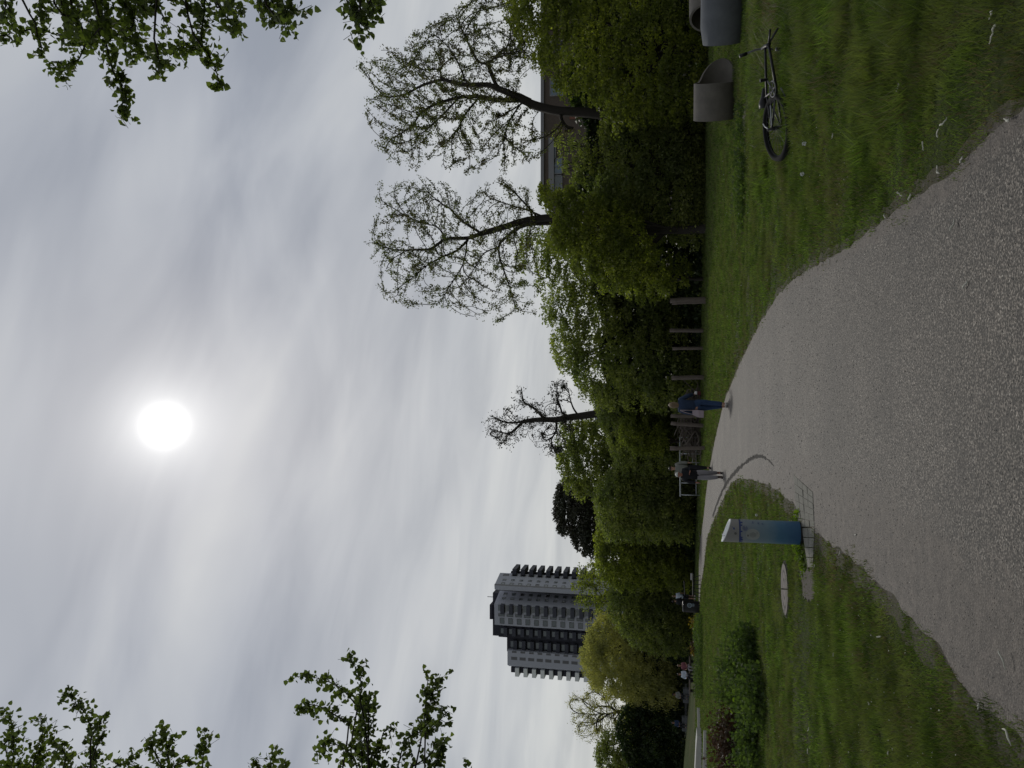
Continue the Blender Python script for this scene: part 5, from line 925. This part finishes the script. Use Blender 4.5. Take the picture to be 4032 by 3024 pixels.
    for s in 'RL':
        a, t = j['an' + s], j['to' + s]; h0 = a + Vector((0, -.035, -.02)) * k; mb = MB(); hi = outfit.get('boot', 0.0)
        ax = (t - a).normalized(); pts = [Vector((h0.x, h0.y, t.z + .012)), Vector((a.x, a.y, t.z + .015)).lerp(t, .4) + Vector((0, 0, .012)), t, t + Vector((0, .05 * k, -.004))]
        mb.tube(pts, [.045 * k, .050 * k, .044 * k, .022 * k], 10); mb.tube([Vector((a.x, a.y, t.z)), a + Vector((0, 0, hi))], [.045 * k, .047 * k], 10); mb.build('shoe', M[outfit.get('shoe', 'black')], root, True)
    hr = outfit.get('hair')
    if hr:
        sty = outfit.get('style', 'short'); bm = bmesh.new(); bmesh.ops.create_uvsphere(bm, u_segments=20, v_segments=14, radius=1)
        c0 = (j['head'] + j['crown']) / 2 + Vector((0, -.014, .006)) * k
        for v_ in bm.verts:
            x, y, z = v_.co; 
            if sty == 'long' and z < 0 and y < .45: z *= 3.1; x *= 1.12 + .05 * math.sin(x * 19); y = y * .75 - .12 + .03 * math.sin(x * 23)
            elif z < 0 and y > .1: z *= .15; y *= .82
            v_.co = Vector((x * .089 * k, y * .105 * k, z * .098 * k)) + c0 + Vector((0, 0, 0))
        me = bpy.data.meshes.new('hair'); bm.to_mesh(me); bm.free(); me.polygons.foreach_set('use_smooth', np.ones(len(me.polygons), bool)); link('hair', me, M[hr], root)
    return root, j, k
wl = G(2866, 1596); wY = float(wl[1])
wr_, wj, wk = person('woman walking away with long brown hair, navy jacket, blue jeans and a shoulder bag', wl, 1.69, 0, dict(elR=(.30, .0, 1.16), wrR=(.33, .20, 1.02), haR=(.33, .27, .99), knL=(-.07, .10, .50), anL=(-.035, .06, .09), toL=(-.035, .24, .035), knR=(.07, -.02, .50), anR=(.045, -.10, .09), toR=(.045, .06, .035), elL=(-.25, -.05, 1.14), wrL=(-.24, .05, .92), haL=(-.24, .07, .85)),
    dict(top='denim_dark', bottom='denim', shoe='concrete_pale', hair='hair_brown', style='long', bulk=1.12, drop=.03, leg=1.08))
bg_ = thing('shoulder_bag', 'pale pink canvas bag hanging from the shoulder of the woman walking away', 'bag', (wl[0] - .27, wY - .06, .86))
mb = MB(); mb.add([(-.10, -.05, -.17), (.11, -.05, -.17), (.11, .05, -.17), (-.10, .05, -.17), (-.09, -.06, -.02), (.13, -.06, .0), (.13, .06, .0), (-.09, .06, -.02), (-.02, -.02, .16), (.13, -.02, .17), (.13, .02, .17), (-.02, .02, .16)], [(0, 3, 2, 1), (0, 1, 5, 4), (1, 2, 6, 5), (2, 3, 7, 6), (3, 0, 4, 7), (4, 5, 9, 8), (5, 6, 10, 9), (6, 7, 11, 10), (7, 4, 8, 11), (8, 9, 10, 11)]); mb.build('pouch', M['canvas_bag'], bg_, bevel=.015)
mb = MB(); mb.tube([(.0, -.03, .15), (.05, -.07, .35), (.11, -.05, .52)], .010, 5); mb.tube([(.12, -.02, .16), (.12, -.09, .35), (.12, -.05, .52)], .010, 5); mb.build('strap', M['canvas_bag'], bg_)
hp = wj['haR']; ci = thing('carried_parcel', 'small white and dark red item held by the woman walking away', 'parcel', (wl[0] + hp.x + .04, wY + hp.y, hp.z - .06)); mb = MB(); mb.box((-.04, -.05, -.02), (.05, .07, .05)); mb.build('wrapper', M['white'], ci, bevel=.01); mb = MB(); mb.box((-.06, -.06, -.13), (.05, .06, -.022)); mb.build('contents', M['maroon'], ci, bevel=.02)
# older walker in front, taller companion behind him
p1 = G(2845.5, 1872); person('older white haired person in black coat and pale grey trousers walking towards the viewer', p1, 1.55, R(178), dict(neck=(0, .03, 1.45), jaw=(0, .08, 1.50), head=(0, .085, 1.585), crown=(0, .06, 1.66), elR=(.27, .05, 1.18), wrR=(.27, .12, .95), haR=(.27, .15, .88), elL=(-.24, .03, 1.17), wrL=(-.16, .19, 1.18), haL=(-.10, .22, 1.20), knR=(.08, .10, .50), anR=(.05, .10, .09), toR=(.05, .26, .035), knL=(-.08, .0, .50), anL=(-.07, -.14, .12), toL=(-.08, -.01, .035)),
    dict(top='coat', bottom='trouser_grey', shoe='boot', hair='hair_white', skin='skin_red', bulk=1.28, drop=.14, leg=1.25, boot=.08))
p2 = G(2799, 1848); person('tall person in pale grey fleece and black trousers walking behind the white haired one', p2, 1.80, R(176), dict(neck=(0, .02, 1.47), jaw=(0, .05, 1.54), elR=(.24, .0, 1.15), wrR=(.20, .13, 1.00), haR=(.16, .18, .98), elL=(-.27, .02, 1.16), wrL=(-.28, .06, .95), haL=(-.28, .08, .88), knL=(-.08, .08, .50), anL=(-.07, .06, .09), toL=(-.07, .22, .035)),
    dict(top='fleece', bottom='coat', shoe='black', hair='hair_black', bulk=1.42, drop=.0, leg=1.25))
# two people near the bin
p3 = G(2740, 2352); person('person in white top, dark shorts and bare legs standing by the litter bin', p3, 1.78, R(8), {}, dict(top='shirt_white', bottom='shorts', short=True, shoe='white', hair='hair_brown', bulk=1.2, sleeve='el', jacket=False))
p4 = G(2742, 2372); person('person dressed all in black standing behind the litter bin', p4, 1.78, R(-15), dict(wrR=(.2, .22, 1.1), haR=(.17, .28, 1.1)), dict(top='coat', bottom='coat', shoe='black', hair='hair_black', bulk=1.1))
SIT = dict(pel=(0, 0, .55), waist=(0, .02, .70), chest=(0, .03, .92), neck=(0, .02, 1.09), jaw=(0, .05, 1.17), head=(0, .04, 1.26), crown=(0, .03, 1.33), shR=(.18, .02, 1.04), shL=(-.18, .02, 1.04), elR=(.25, .08, .78), elL=(-.25, .08, .78), wrR=(.14, .30, .70), haR=(.10, .36, .70), wrL=(-.14, .30, .70), haL=(-.10, .36, .70), hiR=(.09, .05, .55), hiL=(-.09, .05, .55), knR=(.12, .46, .52), knL=(-.12, .46, .52), anR=(.12, .48, .10), anL=(-.12, .46, .10), toR=(.12, .65, .04), toL=(-.12, .63, .04))
bYb = 58.5; zs_ = float(at(2716, 2650, bYb)[2])
sitters = [(2622, 'person in a pink patterned top sitting at the end of the long low bench', dict(top='shirt_pink', bottom='trouser_grey', shoe='white', hair='hair_brown', sleeve='el'), bYb), (2656, 'person in a pale blue top sitting beside the one in pink on the bench', dict(top='shirt_white', bottom='coat', shoe='black', hair='hair_black'), bYb)]
for py_, lb, of_, Ys in sitters: x_ = float(at(2700, py_, Ys)[0]); person(lb, (x_, Ys, zs_ - .46), 1.72, R(180), SIT, dict(of_, bulk=1.15), group=None)
for py_, lb, of_, Ys in [(2738, 'dim figure in pale clothes sitting in the shade under the willow', dict(top='fleece', bottom='coat', shoe='black', hair='hair_black'), 69.0), (2850, 'dim figure in dark clothes sitting in the shade beyond the grassy bank', dict(top='denim_dark', bottom='coat', shoe='black', hair='hair_black'), 69.5)]:
    x_ = float(at(2700, py_, Ys)[0]); gzv = float(gz(x_, Ys)); person(lb, (x_, Ys, gzv + .1), 1.75, R(180), SIT, dict(of_, bulk=1.2))
    mb = MB(); mb.box((x_ - .6, Ys - .2, gzv), (x_ + .6, Ys + .3, gzv + .56)); tag(mb.build('stone_seat', M['concrete_grey'], bevel=.03), 'grey stone block seat under the ' + ('willow figure in pale clothes' if py_ < 2800 else 'figure in dark clothes beyond the bank'), 'seat')
# long low bench
x0_, x1_ = float(at(2716, 2735, bYb)[0]), float(at(2716, 2588, bYb)[0]); lbn = thing('park_bench', 'long low dark timber bench with two people sitting on it', 'bench', ((x0_ + x1_) / 2, bYb, 0)); hl = (x1_ - x0_) / 2; zq = zs_ + .05
mb = MB(); mb.box((-hl, -.28, zq - .09), (hl, .22, zq)); mb.build('seat', M['wood_post'], lbn, bevel=.01)
for q in range(4): mb = MB(); xx = -hl + .3 + q * (2 * hl - .6) / 3; mb.box((xx - .05, -.2, -.1), (xx + .05, .15, zq - .09)); mb.build('leg', M['black'], lbn)
# wires of a low fence in front of the shaded figures
wf = thing('wire_fence', 'thin dark wire fence line crossing behind the grassy bank', 'fence', (at(2700, 2790, 64)[0], 64, 0)); wo2 = np.array([float(wf.location[0]), 64, 0.0])
for px_ in (2697, 2700, 2704): mb = MB(); a = at(px_, 2692, 64); b_ = at(px_ + 1, 2900, 64); mb.tube([V(a - wo2), V(b_ - wo2)], .014, 4); mb.build('wire', M['frame'], wf)
for q in range(6): a = at(2696, 2692 + q * 41, 64); mb = MB(); mb.tube([V((a[0] - wo2[0], 0, .0)), V(a - wo2)], .03, 5); mb.build('post', M['black'], wf)
# bench with curved slats on the far path, seen end on
g = G(2758, 2308); bn = thing('slatted_bench', 'black slatted metal bench with a pale seat board at the far path edge', 'bench', (g[0], g[1], 0)); bY = float(g[1]); wn = .72
for q in range(6): xx = -wn + q * 2 * wn / 5; mb = MB(); mb.tube([(xx, -.15, -.02), (xx - .05 * (q - 2), 0, .25), (xx - .08 * (q - 2), .1, .46)], .026, 6); mb.build('leg', M['black'], bn)
mb = MB(); mb.box((-wn, -.05, .42), (wn, .40, .48)); mb.build('seat', M['black'], bn); mb = MB(); mb.box((.25, .42, .50), (wn - .05, .50, .60)); mb.build('backrest', M['concrete_pale'], bn, bevel=.01)
mb = MB(); mb.tube([(-wn, .4, .5), (-wn, .45, .95), (-wn + .9, .45, 1.0)], .03, 6); mb.build('armrest', M['black'], bn)
# litter bin
g = G(2757, 2396); lb_ = thing('litter_bin', 'round black litter bin with a pale round emblem standing at the path side', 'bin', (g[0], g[1] + .3, 0)); rb = 22 * float(g[1]) / F * 1.0
mb = MB(); mb.tube([(0, 0, -.02), (0, 0, .98)], [rb * .98, rb], 28); mb.build('bin_body', M['black'], lb_, False, bevel=.01); mb = MB(); mb.tube([(0, 0, .98), (0, 0, 1.04), (0, 0, 1.10)], [rb * 1.03, rb * 1.0, rb * .82], 28); mb.build('lid', M['black'], lb_, True)
def on_bin(mb, u_, z, pts):
    vs = []
    for a, b_ in pts: t = -math.pi / 2 + .22 + (u_ + a) / rb; vs.append(((rb + .006) * math.cos(t), (rb + .006) * math.sin(t), z + b_))
    mb.add(vs, [tuple(range(len(vs)))])
mb = MB(); uc, zc2 = .10, .66
for q in range(24):
    t0, t1 = 2 * math.pi * q / 24, 2 * math.pi * (q + 1) / 24; on_bin(mb, uc, zc2, [(.145 * math.cos(t0), .145 * math.sin(t0)), (.145 * math.cos(t1), .145 * math.sin(t1)), (.118 * math.cos(t1), .118 * math.sin(t1)), (.118 * math.cos(t0), .118 * math.sin(t0))])
for q in (-.055, .0, .055): on_bin(mb, uc + q, zc2, [(-.008, -.11), (.008, -.11), (.008, .11), (-.008, .11)])
for q in (-.05, .05): on_bin(mb, uc, zc2 + q, [(-.11, -.006), (.11, -.006), (.11, .006), (-.11, .006)])
for q in range(3): on_bin(mb, uc + .02, .46 - q * .045, [(-.09, .012), (0, -.012), (.09, .008), (.09, .026), (0, .006), (-.09, .03)])
mb.build('emblem', M['pale_blue'], lb_)
# low pale edgings and the wedge shaped concrete ramp to the far left
def edging(label, pts, Y, th, hgt, mat='concrete_pale', cat='kerb', name='concrete_kerb'):
    c = at(*pts[0], Y); mb = MB(); P = [at(a, b_, Y) for a, b_ in pts]; vs = []
    for p in P: zt = max(float(p[2]), .05); vs += [(p[0], p[1], -.1), (p[0], p[1], zt), (p[0], p[1] + th, zt + .005), (p[0], p[1] + th, -.1)]
    fs = []
    for q in range(len(P) - 1): a = 4 * q; fs += [(a + 4, a, a + 1, a + 5), (a + 5, a + 1, a + 2, a + 6), (a + 6, a + 2, a + 3, a + 7)]
    fs += [(0, 3, 2, 1), (len(vs) - 4, len(vs) - 3, len(vs) - 2, len(vs) - 1)]; mb.add(vs, fs); o = mb.build(name, M[mat]); tag(o, label, cat)
edging('low pale kerb in front of the long low bench', [(2738, 2585), (2735, 2735)], 52, .16, .1, 'concrete')
edging('thin pale kerb in the grass between the planting bed and the reddish plants', [(2745, 2790), (2747, 2865)], 49, .16, .1)
edging('long thin pale kerb passing behind the reddish plants', [(2771, 2880), (2769, 2960), (2767, 3060)], 39, .14, .1)
edging('pale concrete wedge rising towards the frame edge behind the reddish plants', [(2745, 2900), (2741, 2950), (2736, 3060)], 46, 1.2, .1)
# ================================================================ GROUND PLANTS
def weed(label, c, hgt, spread, nst, mat, leaf, name='leafy_plant', group=None, lime=False, droop=.3, seg=6, stemmat=None):
    root = thing(name, label, 'plant', c, 0, group); mb = MB(); LC = []
    for s in range(nst):
        t = rng.uniform(0, 6.28); rr = spread * math.sqrt(rng.uniform()); b0 = np.array([rr * math.cos(t), rr * math.sin(t), -.02]); h_ = hgt * rng.uniform(.5, 1.1) * (1 - .35 * rr / spread); tip = b0 + np.array([rng.normal() * .12 * h_ + .2 * rr * math.cos(t), rng.normal() * .12 * h_ + .2 * rr * math.sin(t), h_])
        mb.tube([b0, (b0 + tip) / 2 + [0, 0, .02], tip], [.005, .004, .002], 4)
        for q in range(seg * 2): f_ = rng.uniform(.12, 1.0); LC.append(b0 + (tip - b0) * f_ + rng.normal(size=3) * np.array([leaf * .6, leaf * .6, leaf * .25]))
    mb.build('stems', M[stemmat or mat], root); vv, qq = hearts(np.array(LC), leaf, droop); link('leaves', np_mesh('leaves', vv, qq, 4), M[mat], root); return root
wp = [(2965, 2560, .50, .42, 'leaf_weed', 'dark leafy weed clump nearest the manhole cover'), (2960, 2625, .62, .50, 'leaf_weed', 'taller dark leafy weed clump with pale lower leaves'), (2990, 2650, .40, .42, 'leaf_weed', 'glossy low weed clump on the near edge of the weed bed'), (2940, 2690, .66, .5, 'leaf_weed', 'tallest bushy weed in the middle of the weed bed'), (2995, 2740, .42, .5, 'leaf_weed', 'dark spreading weed in front of the tallest one'), (2985, 2830, .42, .55, 'leaf_weed', 'dense dark weed between the tall weed and the reddish plants'), (3000, 2920, .40, .6, 'leaf_weed', 'low grey green weed in front of the reddish plants'), (2990, 3020, .45, .6, 'leaf_weed', 'low weed at the frame edge in front of the reddish plants')]
for px_, py_, h_, sp_, mt, lb in wp: weed(lb, G(px_ + rng.uniform(-16, 12), py_), h_ * 1.35, sp_, 85, mt, .062, group='weeds in the rough bed on the fountain side', seg=6)
for px_, py_, h_, sp_, lb in [(2970, 2590, .42, .14, 'lime green broad leaved plant at the weed bed end nearest the manhole cover'), (2965, 2640, .42, .16, 'lime green broad leaved plant just inside the weed bed'), (2935, 2700, .48, .14, 'lime green broad leaved plant in the middle of the weed bed'), (2940, 2780, .42, .12, 'lime green broad leaved plant next to the reddish plants')]: weed(lb, G(px_ + 12, py_), h_, sp_, 9, 'leaf_lime', .11, 'broad_leaved_plant', 'lime green broad leaved plants in the weed bed', seg=4)
for px_, py_, h_, sp_, lb in [(2925, 2900, .95, .5, 'reddish brown stalky plant beside the tall weeds'), (2930, 2990, .95, .6, 'reddish brown stalky plant against the frame edge')]: weed(lb, G(px_, py_), h_, sp_, 150, 'leaf_rust', .07, 'reddish_plant', 'reddish brown stalky plants', seg=3, stemmat='leaf_rust')
for px_, py_, h_, sp_, lb in [(2905, 520, .32, .55, 'dark leafy weed patch beyond the bicycle wheel'), (2912, 620, .34, .6, 'dark leafy weed patch left of the brownish concrete pipe'), (2915, 720, .32, .55, 'dark leafy weed patch midway along the shaded grass'), (2912, 810, .26, .45, 'dark leafy weed patch farthest from the bicycle'), (3008, 300, .20, .30, 'dark weed tuft behind the bicycle frame'), (3004, 390, .22, .32, 'dark weed tuft behind the bicycle wheel'), (3020, 455, .14, .25, 'small dark weed tuft touching the far side of the bicycle wheel')]: weed(lb, G(px_ + 18, py_), h_, sp_, 34, 'leaf_weed', .06, group='weed patches on the bicycle side', seg=5)
# planting bed on the far left
def bed(n):
    py_ = rng.uniform(2415, 2745, n); Yq = rng.uniform(44, 50.5, n); P = at(2700 + 0 * py_, py_, Yq); P[:, 2] = rng.uniform(.0, .34, n) * (1 + .5 * nz(P[:, 0], P[:, 1], .8, 2)); return P
vv, qq = leaf_quads(bed(9000), .10, .7); tag(link('bed_planting', np_mesh('bed_planting', vv, qq, 4), M['leaf_weed']), 'low dark green planting in a long far bed', 'ground cover', kind='stuff')
for px_, py_, h_, mt, lb in [(2755, 2455, .75, 'leaf_yellow', 'yellow and brown flowering shrub beside the litter bin'), (2752, 2472, .6, 'leaf_lime', 'small green shrub next to the yellow and brown one'), (2752, 2545, .70, 'leaf_rust', 'rusty brown shrub in the far planting bed'), (2752, 2560, .72, 'leaf_yellow', 'yellow flowering shrub touching the rusty brown one')]: weed(lb, G(px_, py_), h_, .38, 22, mt, .12, 'flowering_shrub', 'shrubs in the far planting bed', seg=6)
for px_, py_, lb, s_ in [(3150, 2058, 'yellow green weed tuft growing against the fountain column on its path side', .16), (3155, 2160, 'yellow green weed tuft growing against the fountain column on its grass side', .15), (3165, 2215, 'small yellow green weed tuft at the end of the stone setts', .11)]: weed(lb, G(px_, py_), s_, .14, 16, 'leaf_lime', .035, 'weed_tuft', 'weed tufts around the fountain foot', seg=5)
# pale dry catkins and scraps lying about (each its own thing)
cat_src = [(3288, 545, 3, 'pale curled scrap nearest the bicycle wheel'), (3555, 325, 4, 'pale bent scrap in the dark long grass'), (3752, 460, 4, 'pale straight scrap between grass and long grass'), (3715, 540, 4, 'pale scrap lying side by side with another, the nearer to the path'), (3652, 555, 4, 'pale scrap lying side by side with another, the farther from the path'), (3948, 100, 7, 'long hooked pale scrap in the nearest long grass'), (3935, 40, 5, 'pale branching scrap at the top corner of the long grass'), (3710, 650, 5, 'long thin pale scrap pointing at the path edge'), (3806, 640, 3, 'thin pale scrap on the path edge'), (3572, 770, 3, 'curled pale scrap on the path edge'), (3598, 790, 3, 'short pale scrap touching the path edge'), (3505, 860, 3, 'small pale scrap at the path edge where it bends'), (3780, 860, 4, 'slim pale twig lying out on the gravel'), (3980, 465, 5, 'pale twig on the gravel close to the verge'), (3808, 1140, 4, 'pale forked scrap out on the open gravel'), (3270, 1043, 3, 'small white scrap at the far path edge'), (3380, 2102, 3, 'thin white scrap on the gravel near the fountain'), (3990, 2640, 6, 'pale bent twig on the near gravel'), (4010, 2940, 7, 'long pale twig on the earth at the nearest corner'), (3080, 2760, 3, 'pale scrap in the grass in front of the weeds'), (3190, 2880, 3, 'pale scrap in the mown grass beyond the nearest corner'), (3438, 2770, 3, 'pale scrap alone in the middle of the near grass'), (3192, 2970, 3, 'pale scrap near the frame edge in the grass'), (3472, 2510, 3, 'pale curled scrap by the bare earth verge'), (3296, 2570, 2, 'little white feather in the grass by the verge'), (3515, 2975, 3, 'pale scrap in the near grass at the frame edge'), (3215, 2236, 2, 'tiny white pebble by the setts'), (3315, 2168, 2, 'tiny pale pebble on the verge'), (3875, 2795, 2, 'pale pebble on the verge near the corner')]
for px_, py_, ln, lb in cat_src:
    g = G(px_, py_); L_ = ln * .022 * (float(g[1]) / 5.5) ** .5; a = rng.uniform(0, 6.28) if ln < 7 else 1.2; n = 7; pts = []; p = np.array([0, 0, .03 if py_ < 1000 or py_ > 2200 else .018]); 
    for q in range(n): pts.append(p.copy()); a += rng.normal() * .38; p = p + np.array([math.cos(a), math.sin(a), 0]) * L_ / n; p[2] = max(.016, p[2] + rng.normal() * .004)
    mb = MB(); mb.tube(pts, [.002] + [rng.uniform(.003, .0065) for _ in range(n - 2)] + [.002], 6); tag(mb.build('pale_scrap' if 'pebble' not in lb else 'pebble', M['litter'], None, True, (g[0], g[1], 0)), lb, 'scrap' if 'pebble' not in lb else 'pebble', 'pale scraps fallen on the grass and path')
for q, (px_, py_, hc, lb) in enumerate([(3182, 565, .10, 'white dandelion clock near the bicycle wheel'), (3165, 685, .08, 'dandelion clock at the start of the mown grass'), (2985, 2030, .13, 'single white daisy head standing just beyond the fountain')]):
    g = G(px_ + 28, py_); root = thing('dandelion_clock' if q < 2 else 'daisy', lb, 'flower', g); mb = MB(); mb.tube([(0, 0, 0), (.005, 0, hc)], .002, 4); mb.build('stem', M['leaf_weed'], root)
    u = rng.normal(size=(60, 3)); u /= np.linalg.norm(u, axis=1)[:, None]; vv, qq = leaf_quads(u * .02 + [.005, 0, hc + .015], .014); link('seed_head', np_mesh('seed_head', vv, qq, 4), M['white'], root)
